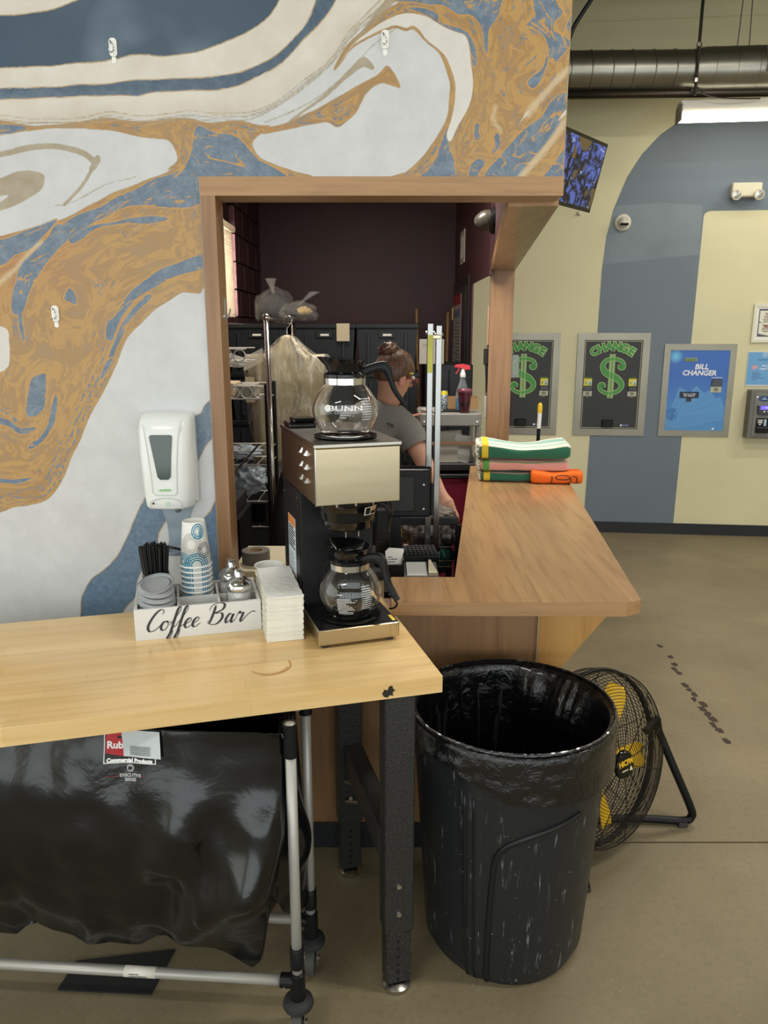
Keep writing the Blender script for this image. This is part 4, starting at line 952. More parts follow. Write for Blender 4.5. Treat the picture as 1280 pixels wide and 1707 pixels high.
m = bars([(.108-.014*k, (.5, .6, .55, .9, .35)[k]) for k in range(5)], .045, .16, -.006, .005, .0005, 3); m.obj('list_print', mat('list_ink', '3a6696', .5), BS)
# card reader kiosk
KR = thing('card_reader', 'grey wall mounted card reader with violet display, at the right edge', 'card reader', LB_(1.203, .002, .85), -6.147)
gk = mat('kiosk_grey', '6f6d68', .45); gk2 = mat('kiosk_face', '7b7973', .4)
B((0, -.10, 0), (.36, 0, .392), .008, 2).obj('housing', gk, KR); B((.035, -.104, .02), (.33, -.100, .372), .001).obj('door', gk2, KR)
m = M(); m.rings([[(.105+q*.042*math.cos(k*pi/14), y, .325+q*.024*math.sin(k*pi/14)) for k in range(28)] for q, y in ((1, -.104), (1, -.107), (.01, -.1075))], True, False); m.obj('oval_badge', mat('badge_blue', '22456f', .3), KR)
m = M(); m.prism([(.080, .318), (.130, .318), (.118, .326), (.092, .326)], -.1085, -.1075, 'y'); m.prism([(.098, .328), (.112, .328), (.105, .342)], -.1085, -.1075, 'y'); m.obj('badge_mark', mat('badge_pale', 'a9c3da', .4), KR)
m = M(); m.prism([(.055, .27), (.33, .27), (.33, .215), (.31, .195), (.075, .195), (.062, .21)], -.122, -.104, 'y', .003); m.obj('reader_body', mat('reader_dark', '3c3d40', .35), KR)
B((.078, -.1235, .238), (.31, -.122, .268)).obj('display', mat('violet_display', '3b32c8', .3, emit='5a48ff', es=2.2), KR)
text('display_print', 'CARD 0.00', .018, mat('violet_text', 'b9b4ff', .3, emit='b9b4ff', es=1.5), KR, (.155, -.124, .253))
for x in (.11, .14, .17): M().lathe([(0, .0), (.0075, 0), (.006, .003), (0, .004)], 12).xf(Matrix.Translation((x, -.122, .222)) @ Matrix.Rotation(R(90), 4, 'X')).obj('button', white_p, KR)
B((.06, -.116, .048), (.155, -.104, .168), .003).obj('card_slot_plate', black_p, KR)
B((.06, -.132, .048), (.155, -.114, .095), .004).obj('card_slot', black_g, KR)
text('slot_print', 'CARD\nHERE', .016, white_ink, KR, (.088, -.1168, .142), off=.0006); M().prism([(.078, .122), (.098, .122), (.088, .110)], -.1172, -.116, 'y').obj('arrow_print', white_ink, KR)
M().cyl((.05, -.106, .338), (.05, -.10, .338), .006, n=10).obj('lock', chrome, KR)
m = M(); m.box((.118, -.118, .105), (.136, -.116, .16), .0); m.obj('card_print', mat('badge_pale', 'a9c3da', .4), KR)

# emergency light, dome camera, small knob on the far wall
EL = thing('emergency_light', 'cream twin-head emergency light high on the blue wall', 'lamp', LB_(1.02, .002, 2.76), -6.147)
B((-.108, -.07, -.045), (.112, 0, .058), .01, 2).obj('housing', mat('lamp_cream', 'd5cfb8', .45), EL)
for x in (-.082, .084):
    hd = M().lathe([(0, .0), (.034, .004), (.040, .03), (.037, .042), (0, .04)], 24).xf(Matrix.Translation((x, -.062, -.030)) @ Matrix.Rotation(R(98), 4, 'X')).obj('lamp_head', MATS['lamp_cream'], EL, 40)
    M().lathe([(0, .046), (.031, .043)], 24).xf(Matrix.Translation((x, -.062, -.030)) @ Matrix.Rotation(R(98), 4, 'X')).obj('lens', mat('lens_glass', 'b8b6ac', .12, .6), hd)
DC = thing('dome_camera', 'white turret security camera on the blue wall', 'camera', LB_(.115, .003, 2.545), -6.147)
rx = Matrix.Rotation(R(90), 4, 'X')
M().lathe([(0, 0), (.066, 0), (.066, .014), (.058, .024), (.05, .028), (0, .028)], 32).xf(rx).obj('mount', mat('camera_white', 'd9d4c6', .4), DC, 40)
M().ball((0, -.05, -.002), .043, 12).obj('ball', mat('camera_white', 'd9d4c6', .4), DC, True)
B((-.032, -.096, -.03), (.032, -.072, -.012), .006).obj('lens_window', black_g, DC)
for x in (-.018, .018): M().cyl((x, -.094, .012), (x, -.08, .012), .004, n=10).obj('sensor', mat('camera_grey', '8a877c', .4), DC)
KB = thing('wall_stud', 'tiny cream bump on the far wall below the monitor', 'fitting', LB_(-.228, .003, 2.62), -6.147)
M().lathe([(0, .03), (.012, .026), (.016, .012), (.016, 0)], 16).xf(rx).obj('stud', MATS['camera_white'], KB, True)

# strip light, duct, pipe, hangers
LT = thing('strip_light', 'lit white fluorescent strip light hanging before the far wall', 'lamp', LB_(.36, .5, 3.15), -6.147)
B((.0, -.06, .05), (2.4, .06, .135), .006).obj('housing', mat('strip_housing', 'c9c6ba', .4), LT)
B((.0, -.075, .0), (.012, .075, .11), .003).obj('end_cap', mat('strip_cap', '6f6d66', .4), LT)
m = M(); m.rings([[(x, -.07*math.cos(a), .055-.055*math.sin(a)) for a in [pi*k/10 for k in range(11)]]+[] for x in (.012, 2.4)], True, True); m.obj('diffuser', mat('strip_glow', 'ffffff', .5, emit='fff6e2', es=9.), LT, True)
gal = mat('galvanised_duct', '8e8b80', .33, .9, vary=.12, vscale=5)
DU = thing('spiral_duct', 'galvanised spiral air duct running along under the ceiling', 'duct', LB_(-1.3, .5, 3.525), -6.147)
m = M(); m.tube([(0, 0, 0), (1.74, 0, -.043)], .133, 32); m.obj('duct_pipe', gal, DU, 60)
m = M(); m.tube([(1.72, 0, -.043), (1.80, 0, -.044), (3.9, 0, -.06)], [.134, .147, .147], 32); m.obj('duct_sleeve', gal, DU, 30)
for k in range(13):
    x = .02+.143*k; M().tube([(x+.012*math.cos(a), -.1335*math.cos(a), -.0245*x+.1335*math.sin(a)) for a in [2*pi*q/28 for q in range(28)]], .0048, 5, closed=True).obj('seam', gal, DU, True)
for k in range(14):
    x = 1.86+.143*k; M().tube([(x, -.1475*math.cos(a), -.044-.0075*(x-1.8)+.1475*math.sin(a)) for a in [2*pi*q/28 for q in range(28)]], .0022, 5, closed=True).obj('seam', gal, DU, True)
rg = B((2.185, -.175, -.105), (2.45, -.10, .075), .004).obj('air_register', mat('register_grey', '9c9a8e', .5), DU); B((2.215, -.18, -.085), (2.42, -.174, .05)).obj('grille', black_m, rg)
PI_ = thing('ceiling_pipe', 'dark steel pipe running just below the spiral duct', 'pipe', LB_(-1.3, .5, 3.36), -6.147)
m = M(); m.tube([(0, -.02, 0), (3.9, -.02, -.058)], .028, 16); m.obj('pipe', mat('dark_pipe', '4d453d', .35, .8), PI_, True)
for x in (.4, 1.75, 2.9): M().tube([(x-.03, -.02, -.006*x/.4*.4), (x+.03, -.02, -.006)], .034, 16).obj('coupling', MATS['dark_pipe'], PI_, 40)
HR = thing('threaded_rod', 'dark threaded hanger rod dropping past the duct to the strip light', 'rod', LB_(.43, .64, 3.29), -6.147)
M().tube([(0, 0, 0), (.0, 0, .96)], .011, 8).obj('rod', mat('rod_dark', '3a352f', .5, .6), HR)
for z in (.08, .30, .62): M().cyl((0, 0, z), (0, 0, z+.025), .018, n=6).obj('nut', mat('dull_chrome', 'b9b6ae', .25, 1), HR)
m = M(); m.tube(bez((0, 0, .10), (.0, 0, -.02), (.15, .0, -.03), (.45, .05, -.02), 14), .005, 6); m.obj('lamp_wire', mat('rod_dark', '3a352f', .5, .6), HR)
for k, x in enumerate((.72, .80)):
    c_ = thing('suspension_wire', 'thin suspension wire rising from the duct, %s of the pair' % ('left' if k == 0 else 'right'), 'wire', LB_(x, .5, 3.60), -6.147)
    M().tube([(0, 0, 0), (.02-.035*k, 0, .62)], .0035, 5).obj('wire', mat('wire_grey', '55524a', .5), c_)
CB = thing('black_cable', 'thick black cable slanting down behind the marbled wall top', 'cable', (1.13, 5.2, 3.3))
m = M(); m.tube(smooth_path([(.24, 0, .62), (.16, 0, .43), (.112, 0, .343), (.069, 0, .279), (.013, 0, .188), (-.03, 0, .06), (-.06, 0, -.05)], 4), .013, 10); m.obj('cable', black_p, CB, True)
JB = thing('steel_joist', 'pale steel joist flange under the ceiling over the duct', 'beam', LB_(-1.0, .9, 3.98), -6.147)
B((0, -.06, 0), (4.5, .06, .012)).obj('flange', mat('joist_grey', '9a978a', .4, .5), JB); B((0, -.006, .012), (4.5, .006, .26)).obj('web', MATS['joist_grey'], JB)

# tilted CCTV monitor on the side wall
psi = R(50.7); tvp = Vector((.853, 3.2, 2.408))-Vector((math.cos(psi), math.sin(psi), 0))*.195-Vector((math.sin(psi)*.242, -math.cos(psi)*.242, .97))*.12
TV = thing('cctv_monitor', 'tilted wall monitor showing a grid of blue camera views', 'monitor', tvp)
tm = Matrix.Rotation(psi, 4, 'Z') @ Matrix.Rotation(R(14), 4, 'X')
TV.matrix_basis = Matrix.Translation(tvp) @ tm
tw, th_ = .39, .24
B((-tw/2, 0, -th_/2), (tw/2, .035, th_/2), .003).obj('case', black_p, TV)
B((-tw/2-.004, -.006, -th_/2-.006), (tw/2+.004, .004, th_/2+.004), .001).obj('bezel', black_g, TV)
for i in range(3):
    for j in range(3):
        n = NT('cctv_view'); v = n.coord((1, 1, 1)); o_ = n.add('VectorMath', {0: v, 1: (i*3.1, 0, j*2.3)}, operation='ADD').outputs[0]
        f = n.noise(o_, 22, 3, .5, 1.6); c = n.mix(n.ramp(f, .46, .6), '0a0c16', '5a6ec4'); c = n.mix(n.ramp(n.noise(o_, 34, 2, .5, 1.), .64, .72), c, 'c3cdf2')
        if (i, j) in ((1, 2), (1, 1), (2, 0)): c = n.mix(n.ramp(n.noise(o_, 9, 1), .56, .6), c, '6e5a34')
        n.set(n.b, 'Base Color', (0, 0, 0, 1)); n.set(n.b, 'Emission Color', c); n.b.inputs['Emission Strength'].default_value = .75
        x0 = -tw/2+.006+i*.1265; z0 = -th_/2+.008+j*.075
        B((x0, -.0075, z0), (x0+.125, -.006, z0+.074)).obj('camera_view', n.m, TV)
m = M(); m.tube([(0, .03, 0), (-.02, .07, .01), (-.05, .10, .01)], .018, 10); m.obj('wall_bracket', black_p, TV)
# acrylic holder on the post
AH = thing('acrylic_holder', 'small clear acrylic card holder on the wooden post', 'holder', side(2.75, .001, 1.42), -6.6)
acr = mat('acrylic', 'dfe6e0', .06, trans=.85, ior=1.2)
for a, b in (((0, -.06, 0), (.004, .06, .17)), ((.045, -.06, 0), (.049, .06, .13)), ((.004, -.06, 0), (.045, -.056, .14)), ((.004, .056, 0), (.045, .06, .14)), ((.004, -.056, 0), (.045, .056, .004))): B(a, b).obj('acrylic_panel', acr, AH)

# ================================================================ on the counter: towels, folded shirt, scrubber pole
yel = mat('towel_yellow', 'e3c23a', .9); 
def towel_mat(name, fn_bands):
    n = NT(name); v = n.coord(); u = n.add('Attribute', attribute_name='band').outputs['Fac']; c = lin(fn_bands[0][1])
    for pos, colr in fn_bands[1:]: c = n.mix(n.math('GREATER_THAN', u, pos), c, colr)
    n.set(n.b, 'Base Color', c); n.b.inputs['Roughness'].default_value = .95; n.b.inputs['Sheen Weight'].default_value = .3; n.bump(n.noise(v, 500, 2), .35, .003); return n.m
def towel(name, label, loc, rz, w_, d_, h_, bands, endm, sag, seed):
    """folded terry towel: a soft slab with rounded fold at the front; 'band' runs around the cross-section for the stripes"""
    t = thing(name, label, 'towel', loc, rz, 'folded towels on the counter'); m = M(); rr = random.Random(seed); nu, nx = 40, 28
    prof_ = []
    for k in range(nu):
        a = 2*pi*k/nu; ca_, sa = math.cos(a), math.sin(a); e = .42
        prof_.append((d_/2*math.copysign(abs(ca_)**e, ca_), h_/2*math.copysign(abs(sa)**e, sa)))
    rings = []
    for i in range(nx+1):
        x = -w_/2+w_*i/nx; f = i/nx; en = min(1, .80+min(f, 1-f)*6) if 0 < i < nx else .72
        ring = []
        for (y, z) in prof_:
            sg = sag*math.sin(pi*f)**2*(.5+.5*(z > 0))
            ring.append((x, y*(.97+.03*en)+.006*noise.noise((x*9, seed, z*20)), max(0., h_/2+z*en-sg*(h_/2+z)/h_+.004*noise.noise((x*12, y*8, seed)))))
        rings.append(ring)
    m.rings(rings); o = m.obj('towel_body', towel_mat(name+'_stripes', bands), t, True)
    at = o.data.attributes.new('band', 'FLOAT', 'POINT'); vals = []
    for vtx in o.data.vertices:
        k = vtx.index % nu; a = 2*pi*k/nu; front = -math.sin(R(0))  # start the bands at the bottom front edge
        q = ((-a-pi/2) % (2*pi))/(2*pi); vals.append(q+.012*math.sin(vtx.co.x*16+seed))
    at.data.foreach_set('value', vals)
    em = M(); em.rings([[(-w_/2+e_, y*1.02, z*1.02-.0005) for (y, z) in [(p[1], p[2]) for p in rings[2]]] for e_ in (.012, .045)], True, False); 
    o2 = em.obj('hem_band', endm, t, True)
    mm = M()
    for q in range(3):
        zz = h_*(.22+.27*q); mm.tube([( -w_/2-.004, -d_*.42, zz), (-w_/2-.008, 0, zz+.004), (-w_/2-.004, d_*.42, zz)], h_*.13, 8)
    mm.obj('folded_layers', mat('towel_lining', 'd9d6c4', .95), t, True)
    return t
G1, G2, PK, WT, TQ = '2b6b52', '5d9a4f', 'dd9c92', 'e4e0cd', '8fbfb4'
c0 = Vector((.730, 4.02, .9505))
towel('striped_towel', 'bottom folded towel of the stack, dark green edge, under the pink striped one', c0, -6, .43, .24, .055, [(0, 'd8d3c0'), (.10, G1), (.335, PK), (.37, G1), (.7, WT)], yel, .004, 3)
towel('striped_towel', 'middle folded towel of the stack with pink and green stripes', c0+Vector((.0, 0, .056)), -4, .45, .25, .060, [(0, PK), (.11, G2), (.155, PK), (.315, G2), (.355, PK), (.7, G2)], mat('towel_green', G2, .95), .006, 8)
towel('striped_towel', 'top folded towel with white, teal and dark green stripes', c0+Vector((.0, 0, .117)), -5, .46, .26, .092, [(0, WT), (.09, G1), (.30, WT), (.39, TQ), (.43, WT), (.49, TQ), (.53, WT), (.7, G1)], yel, .030, 5)
OS = thing('folded_shirt', 'bright orange folded cloth with black print on the counter by the towels', 'cloth', (.885, 3.90, .9505), -4)
orm = mat('orange_cloth', 'f06a1c', .85, bump=(70, .2)); m = M(); rings = []
for i in range(25):
    x = -.13+.26*i/24; f = i/24; e = 1 if 0 < i < 24 else .8
    rings.append([(x, .055*math.copysign(abs(math.cos(a))**.5, math.cos(a))*e, max(0, .031*(1+.18*math.cos(f*7)*.6)*(1+math.copysign(abs(math.sin(a))**.6, math.sin(a))*e)+.003*noise.noise((x*20, a, 2)))) for a in [2*pi*k/24 for k in range(24)]])
m.rings(rings); m.obj('cloth_body', orm, OS, True)
m = M(); loops = [[(-.03, .004), (-.026, .02), (-.028, .04)], [(-.01, .030), (.0, .042), (.04, .044), (.065, .034), (.05, .022), (.01, .022), (-.008, .030)], [(.065, .034), (.070, .018), (.055, .004)], [(.075, .040), (.095, .036), (.100, .02), (.094, .004)]]
for l in loops: m.tube([(p.x, -.0565-.001, p.y+.004) for p in smooth_path([(a, b, 0) for a, b in l], 4)], .0022, 5)
m.obj('black_print', ink, OS)
SP = thing('scrubber_pole', 'black handled pole with white and yellow grip standing behind the towels', 'pole', (1.0, 5.02, 0))
m = M(); m.cyl((0, 0, 0), (.012, 0, 1.09), .012); m.obj('pole', black_p, SP); M().cyl((.012, 0, 1.09), (.014, 0, 1.19), .013, .014).obj('white_grip', white_p, SP); M().lathe([(.0145, 0), (.016, .03), (.014, .055), (.006, .066), (0, .068)], 14, (.014, 0, 1.19)).obj('yellow_tip', yel, SP)
M().cyl((-.004, -.018, .55), (.004, -.018, .95), .006).obj('chrome_clip', chrome, SP)
# ================================================================ rubbish bin with liner
BN = thing('rubbish_bin', 'large round black plastic bin, scuffed and splashed, beside the bench leg', 'bin', (.350, 1.935, 0))
n = NT('bin_plastic'); v = n.coord((1, 1, .12)); d1 = n.noise(v, 60, 4, .7); d2 = n.noise(n.coord(), 9, 3, .6)
c = n.mix(n.math('MULTIPLY', n.ramp(d1, .60, .70), n.ramp(d2, .40, .62)), '1b1e21', '888d8f'); c = n.mix(n.math('MULTIPLY', n.ramp(n.noise(n.coord(), 130, 2), .73, .76), n.ramp(d2, .4, .6)), c, 'b9bdbd')
n.set(n.b, 'Base Color', c); n.b.inputs['Roughness'].default_value = .42; n.bump(n.noise(n.coord((1, 1, .2)), 90, 3), .1, .004); binm = n.m
def bin_r(z): return .222+.046*(z/.70)
def bin_f(a, z):
    r = bin_r(z)-(.012 if z < .03 else 0)*(1-z/.03)
    # four flat vertical flutes that carry the moulding
    d = ((a-R(-121)+pi) % (2*pi))-pi
    if abs(d) < R(6): r += .006*(1-abs(d)/R(6))**.3
    r += .0025*math.cos(4*a)
    return (r*math.cos(a), r*math.sin(a), z)
m = M(); zs = [0, .008, .03]+[.03+.63*i/22 for i in range(1, 23)]
m.rings([[bin_f(2*pi*k/160, z) for k in range(160)] for z in zs]+[[(.276*math.cos(2*pi*k/160), .276*math.sin(2*pi*k/160), z) for k in range(160)] for z in (.662, .715)]+[[(r*math.cos(2*pi*k/160), r*math.sin(2*pi*k/160), z) for k in range(160)] for r, z in ((.262, .715), (.25, .6), (.205, .03))], True, True)
m.obj('bin_body', binm, BN, 50)
m = M()
def rib(pts, r=.008):
    m.tube([Vector(bin_f(R(a), z)) for a, z, _ in [(p.x, p.y, 0) for p in smooth_path([(a, z, 0) for a, z in pts], 5)]], r, 8)
rib([(-110, .01), (-109, .20), (-107, .36), (-105, .42), (-98, .462), (-84, .492), (-70, .508), (-54, .52)])
rib([(-124, .01), (-124, .3), (-124, .58)], .005); rib([(-118.5, .01), (-118.5, .3), (-118.5, .58)], .004)
m.obj('moulded_rib', mat('rib_shade', '131517', .45), BN, True)  # darker black paints the shade of a recessed groove into the ribs
lin_m = NT('liner_film'); v = lin_m.coord(); lin_m.set(lin_m.b, 'Base Color', lin('0c0c0e')); lin_m.b.inputs['Roughness'].default_value = .2; lin_m.b.inputs['Coat Weight'].default_value = .3
lin_m.bump(lin_m.noise(v, 24, 4, .6, 1.5), .5, .012)
LN = thing('bin_liner', 'shiny black bin liner folded over the rim of the round bin', 'bag', (.350, 1.935, 0))
m = M(); NA = 220; rings = []
def fold(a, z, s_): return noise.noise((math.cos(a)*s_, math.sin(a)*s_, z*3))
levels = [('o', .585), ('o', .60), ('o', .615), ('o', .63), ('o', .645), ('o', .665), ('o', .69), ('o', .708), ('t', .7235), ('i', .712), ('i', .69), ('i', .66), ('i', .62), ('i', .57), ('i', .50), ('i', .40), ('i', .28), ('i', .16), ('i', .08)]
for kd, z in levels:
    ring = []
    for k in range(NA):
        a = 2*pi*k/NA
        # the skirt: shallow on the left front where the bin rim shows, deep elsewhere
        dl = ((a-R(-138)+pi) % (2*pi))-pi; lift = .085*math.exp(-(dl/R(26))**2)
        low = .012*noise.noise((a*2.2, 0, 1)); r0 = .2795
        if kd == 'o':
            t = (z-.585)/(.7235-.585); zz = .7235-(.7235-.585-lift+low)*(1-t)
            rr_ = r0+.002+.004*(fold(a, zz*9, 6)+.5)*(1-t)+.0035*noise.noise((a*3, zz*60, 3))+(.010*math.exp(-(dl/R(20))**2)*(1-t))
        elif kd == 't': zz = z+.002*noise.noise((a*18, 0, 0)); rr_ = .272+.002*noise.noise((a*30, 2, 0))
        else:
            t = (.7235-z)/.64; zz = z; amp = min(1, t*5)
            rr_ = .262-.05*t-amp*(.016*abs(noise.noise((a*5, z*2, 7)))+.010*abs(fold(a, z, 14)))
            # a loose flap of film bulging inwards on the far right
            dr = ((a-R(38)+pi) % (2*pi))-pi; rr_ -= .055*math.exp(-(dr/R(22))**2)*math.exp(-((z-.60)/.085)**2)*(1+.5*noise.noise((a*16, z*22, 2)))
            df = ((a-R(68)+pi) % (2*pi))-pi; rr_ -= .022*math.exp(-(df/R(9))**2)*math.exp(-((z-.63)/.06)**2)
        ring.append((rr_*math.cos(a), rr_*math.sin(a), zz))
    rings.append(ring)
m.rings(rings, True, False)
m.obj('liner_film', lin_m.m, LN, True)
m = M()
m.tube([((.2755+.0015*noise.noise((k*.9, 0, 0)))*math.cos(2*pi*k/200), (.2755+.0015*noise.noise((k*.9, 0, 0)))*math.sin(2*pi*k/200), .7245+.0022*noise.noise((k*.7, 3, 0))) for k in range(200)], .0045, 6, closed=True); m.obj('gathered_edge', lin_m.m, LN)

# ================================================================ floor fan
FC = Vector((.712, 2.305, .335)); fr = Matrix.Translation(FC) @ Matrix.Rotation(R(306), 4, 'Z') @ Matrix.Rotation(R(-12), 4, 'Y') @ Matrix.Scale(1.12, 4)
FN_ = thing('floor_fan', 'black drum floor fan with yellow blades behind the bin', 'fan', FC); FN_.matrix_basis = fr
blkw = mat('fan_wire', '101011', .35)
def dome(r, sgn): return sgn*(.045+.045*(1-(r/.252)**2))
def circle_pts(r, x, n_=48): return [(x, r*math.cos(2*pi*k/n_), r*math.sin(2*pi*k/n_)) for k in range(n_)]
for sgn, nm in ((1, 'front_grille'), (-1, 'rear_grille')):
    m = M()
    for i in range(24):
        r = .05+.0088*i; m.tube(circle_pts(r, dome(r, sgn), 44), .0011, 4, closed=True)
    for k in range(12):
        a = 2*pi*k/12+.1; m.tube([(dome(r, sgn)*1.0, r*math.cos(a+.35*(r-.05)/.2*0), r*math.sin(a)) for r in (.03, .09, .15, .20, .254)], .0015, 5)
    for q in range(3): m.tube(circle_pts(.255, sgn*(.045-.014*q), 56), .0013, 4, closed=True)
    m.obj(nm, blkw, FN_)
m = M(); m.tube(circle_pts(.257, .004, 64), .0055, 8, closed=True); m.tube(circle_pts(.257, -.004, 64), .0055, 8, closed=True); m.obj('rim_band', black_p, FN_, True)
m = M(); m.lathe([(0, .012), (.036, .011), (.040, .006), (.041, 0), (0, 0)], 36).xf(Matrix.Translation((dome(.04, 1)+.001, 0, 0)) @ Matrix.Rotation(R(90), 4, 'Y')); hb = m.obj('hub_badge', black_g, FN_, 40)
hx = dome(.04, 1)+.0132
fy_ = mat('fan_yellow', 'e8b92a', .4)
text('badge_print', 'HICFM', .022, fy_, hb, (hx, 0, .006), rot=(90, 0, 90), sx=.95, off=.0008)
m = M(); m.prism([(.012, -.020), (.026, -.020), (.019, -.006)], hx, hx+.0006, 'x'); m.prism([(-.02, -.016), (.006, -.016), (.006, -.013), (-.02, -.013)], hx, hx+.0006, 'x'); m.obj('badge_mark', mat('pale_yellow', 'e6dfa8', .5), hb)
for k in range(5):
    a0 = R((50, 338, 266, 194, 122)[k]); m = M(); rings = []
    for i in range(13):
        r = .04+.185*i/12; wd = (.034+.044*(i/12)**.8)*(1 if i < 11 else (.86 if i == 11 else .6)); tw = -R(44-24*i/12); row = []
        for j in range(7):
            q = (j/6-.5)*2*wd*.62; cam_ = .012*(1-(j/3-1)**2); t_ = q*math.cos(tw); x = q*math.sin(tw)*.7-cam_+.0
            ang = a0+t_/r*.9+.12*(i/12); row.append((x, r*math.cos(ang), r*math.sin(ang)))
        rings.append(row)
    m.rings(rings, False, False); m.obj('blade', fy_, FN_, True, thick=.002)
m = M(); m.cyl((-.10, 0, 0), (.02, 0, 0), .052, .045, 24); m.cyl((.02, 0, 0), (.05, 0, 0), .028, n=20); m.box((-.115, .02, -.05), (-.03, .085, .03), .008); m.obj('motor', black_p, FN_, 40)
m = M(); m.cyl((-.06, .09, .02), (-.06, .105, .02), .018, n=16); m.obj('speed_knob', mat('knob_grey', '4a4a4c', .3), FN_)
# stand: tilting U of bent tube with rubber feet, given in world coordinates
inv = fr.inverted(); stp = [(.955, 2.46, .37), (1.02, 2.43, .22), (1.085, 2.41, .075), (1.092, 2.41, .035), (1.06, 2.408, .02), (.92, 2.42, .02), (.76, 2.41, .02), (.70, 2.35, .02), (.655, 2.20, .02), (.632, 2.075, .02)]
m = M(); m.tube([inv @ p for p in smooth_path(stp, 6)], .0125, 12); m.obj('stand', black_p, FN_, True)
for p in ((1.06, 2.405, .014), (.633, 2.085, .012)):
    m = M(); m.box((-.016, -.014, -.012), (.016, .014, .006), .002); m.xf(inv @ Matrix.Translation(p)); m.obj('rubber_foot', MATS['rubber_foot'], FN_)
m = M(); m.tube([inv @ Vector(q) for q in ((.955, 2.46, .36), (.95, 2.46, .385))], .02, 10); m.tube([inv @ Vector(q) for q in ((.90, 2.40, .375), (.965, 2.47, .385))], .011, 8); m.obj('pivot_bracket', black_p, FN_, 40)

# ================================================================ collapsible linen cart under the bench
CA = thing('linen_cart', 'folding cart with a black vinyl bag and silver tube frame under the bench', 'cart', (-.212, 1.572, 0), -4)
alu = mat('anodised_tube', 'b3b1aa', .42, .4)
m = M(); m.tube([(0, 0, .075), (0, 0, .858)], .0128, 16); m.obj('front_post', alu, CA, True); m = M(); m.tube([(0, .2, .075), (0, .2, .858)], .0128, 16); m.obj('rear_post', alu, CA, True)
for y in (0, .2):
    m = M(); m.tube([(-1.3, y, .163), (-.02, y, .163)], .0128, 16); m.obj('lower_rail', alu, CA, True)
    M().lathe([(.0128, 0), (.017, .001), (.017, .056), (.0155, .058), (.0128, .058)], 20, (0, y, .205)).obj('sleeve', black_p, CA, 40)
    M().lathe([(.0128, 0), (.0165, .001), (.0165, .083), (.0128, .083)], 20, (0, y, .776)).obj('top_sleeve', black_p, CA, 40)
    m = M(); m.lathe([(0, 0), (.019, 0), (.0185, .075), (.0145, .078), (0, .078)], 20, (0, y, .112)); m.tube([(-.042, y, .163), (-.01, y, .163)], .0175, 14); m.obj('corner_fitting', black_p, CA, 40)
    M().cyl((-.030, y-.020, .155), (-.030, y-.016, .155), .005, n=10).obj('rivet', chrome, CA)
    M().lathe([(0, .0), (.036, .0), (.0385, .006), (.036, .016), (.024, .022), (.018, .024), (0, .024)], 28, (0, y, .092)).obj('bumper', mat('bumper_grey', '2c2c2d', .6), CA, 40)
    w_ = M().tube([(-.011, y, .044), (.011, y, .044)], .044, 28).obj('caster_wheel', mat('tread_grey', '4b4a46', .7), CA, 40)
    for x in (-.018, .016): B((x, y-.014, .03), (x+.002, y+.014, .095)).obj('fork', chrome, w_)
    M().cyl((-.022, y, .044), (.022, y, .044), .006, n=10).obj('axle', chrome, w_)
m = M(); m.tube([(-1.3, .03, .800), (-.02, .03, .800)], .0128, 10); m.tube([(-1.3, .2, .795), (0, .2, .795)], .0128, 10); m.obj('top_rail', alu, CA, True)
bag = NT('black_vinyl'); v = bag.coord(); hn = bag.noise(v, 7, 4, .55, .8); bag.set(bag.b, 'Base Color', bag.mix(bag.ramp(bag.noise(v, 3, 5, .7), .4, .75), '090a0b', '111315')); bag.b.inputs['Roughness'].default_value = .23; bag.b.inputs['Specular IOR Level'].default_value = .55
bag.bump(hn, .25, .02)
def bagpt(u, t):
    """u: 0..1 along the front face, 1..1.5 round the right end, 1.5..2.5 back; t: 0 top .. 1 hem"""
    zt = .842
    hem = .20+.045*math.cos(u*15.5+.3)+.02*math.cos(u*29)
    if u <= 1:
        x = -1.25+1.235*u
        d = u-1
        hem = np.interp(x, [-1.25, -.72, -.675, -.62, -.47, -.40, -.31, -.13, -.085, -.05, -.02], [.24, .23, .275, .25, .225, .22, .272, .19, .165, .19, .40])
        z = zt-(zt-hem)*t
        x2 = x-.0-(.055*max(0, (x+.25)/.25)*max(0, (t-.55)/.45)**1.5 if x > -.25 else 0)
        s = math.sin(pi*min(1, max(0, (x+1.25)/1.23)))**.5
        y = .006-.080*math.sin(pi*t**.75)*s
        # folds: a long diagonal ridge from the top right down to the left, dents and a vertical crease
        def ridge(x0, z0, x1, z1, w_, h): 
            ex, ez = x1-x0, z1-z0; L2 = ex*ex+ez*ez; q = ((x-x0)*ex+(z-z0)*ez)/L2; qq = min(1, max(0, q)); dd = math.hypot(x-x0-ex*qq, z-z0-ez*qq); return -h*math.exp(-(dd/w_)**2)
        y += ridge(-.06, .60, -.085, .47, .065, .045)+ridge(-.085, .47, -.29, .28, .070, .050)+ridge(-.25, .60, -.30, .52, .05, .022)
        y += ridge(-.24, .66, -.28, .44, .05, .018)+ridge(-.22, .60, -.215, .36, .010, .008)+ridge(-.5, .30, -.52, .23, .03, .02)+ridge(-.30, .42, -.34, .27, .05, -.03)
        y += .012*noise.noise((x*6, z*6, 1))+.006*noise.noise((x*15, z*13, 4))
        y += .02*(t**3)-.026*math.exp(-t*16)
        return (x2, min(y, .03), z)
    if u <= 1.5:
        q = (u-1)/.5; z = zt-(zt-(.40-.16*math.sin(q*2)))*t; bulge = .045*math.exp(-((z-.44)/.09)**2)*math.sin(pi*q)
        return (-.018+bulge-.02*noise.noise((q*4, z*9, 2))*math.sin(pi*q)-.03*t*math.cos(q*3)-.01, .0+.2*q, z)
    q = u-1.5; x = -.02-1.23*q; z = zt-(zt-.22)*t
    return (x, .19+.02*math.sin(pi*t), z)
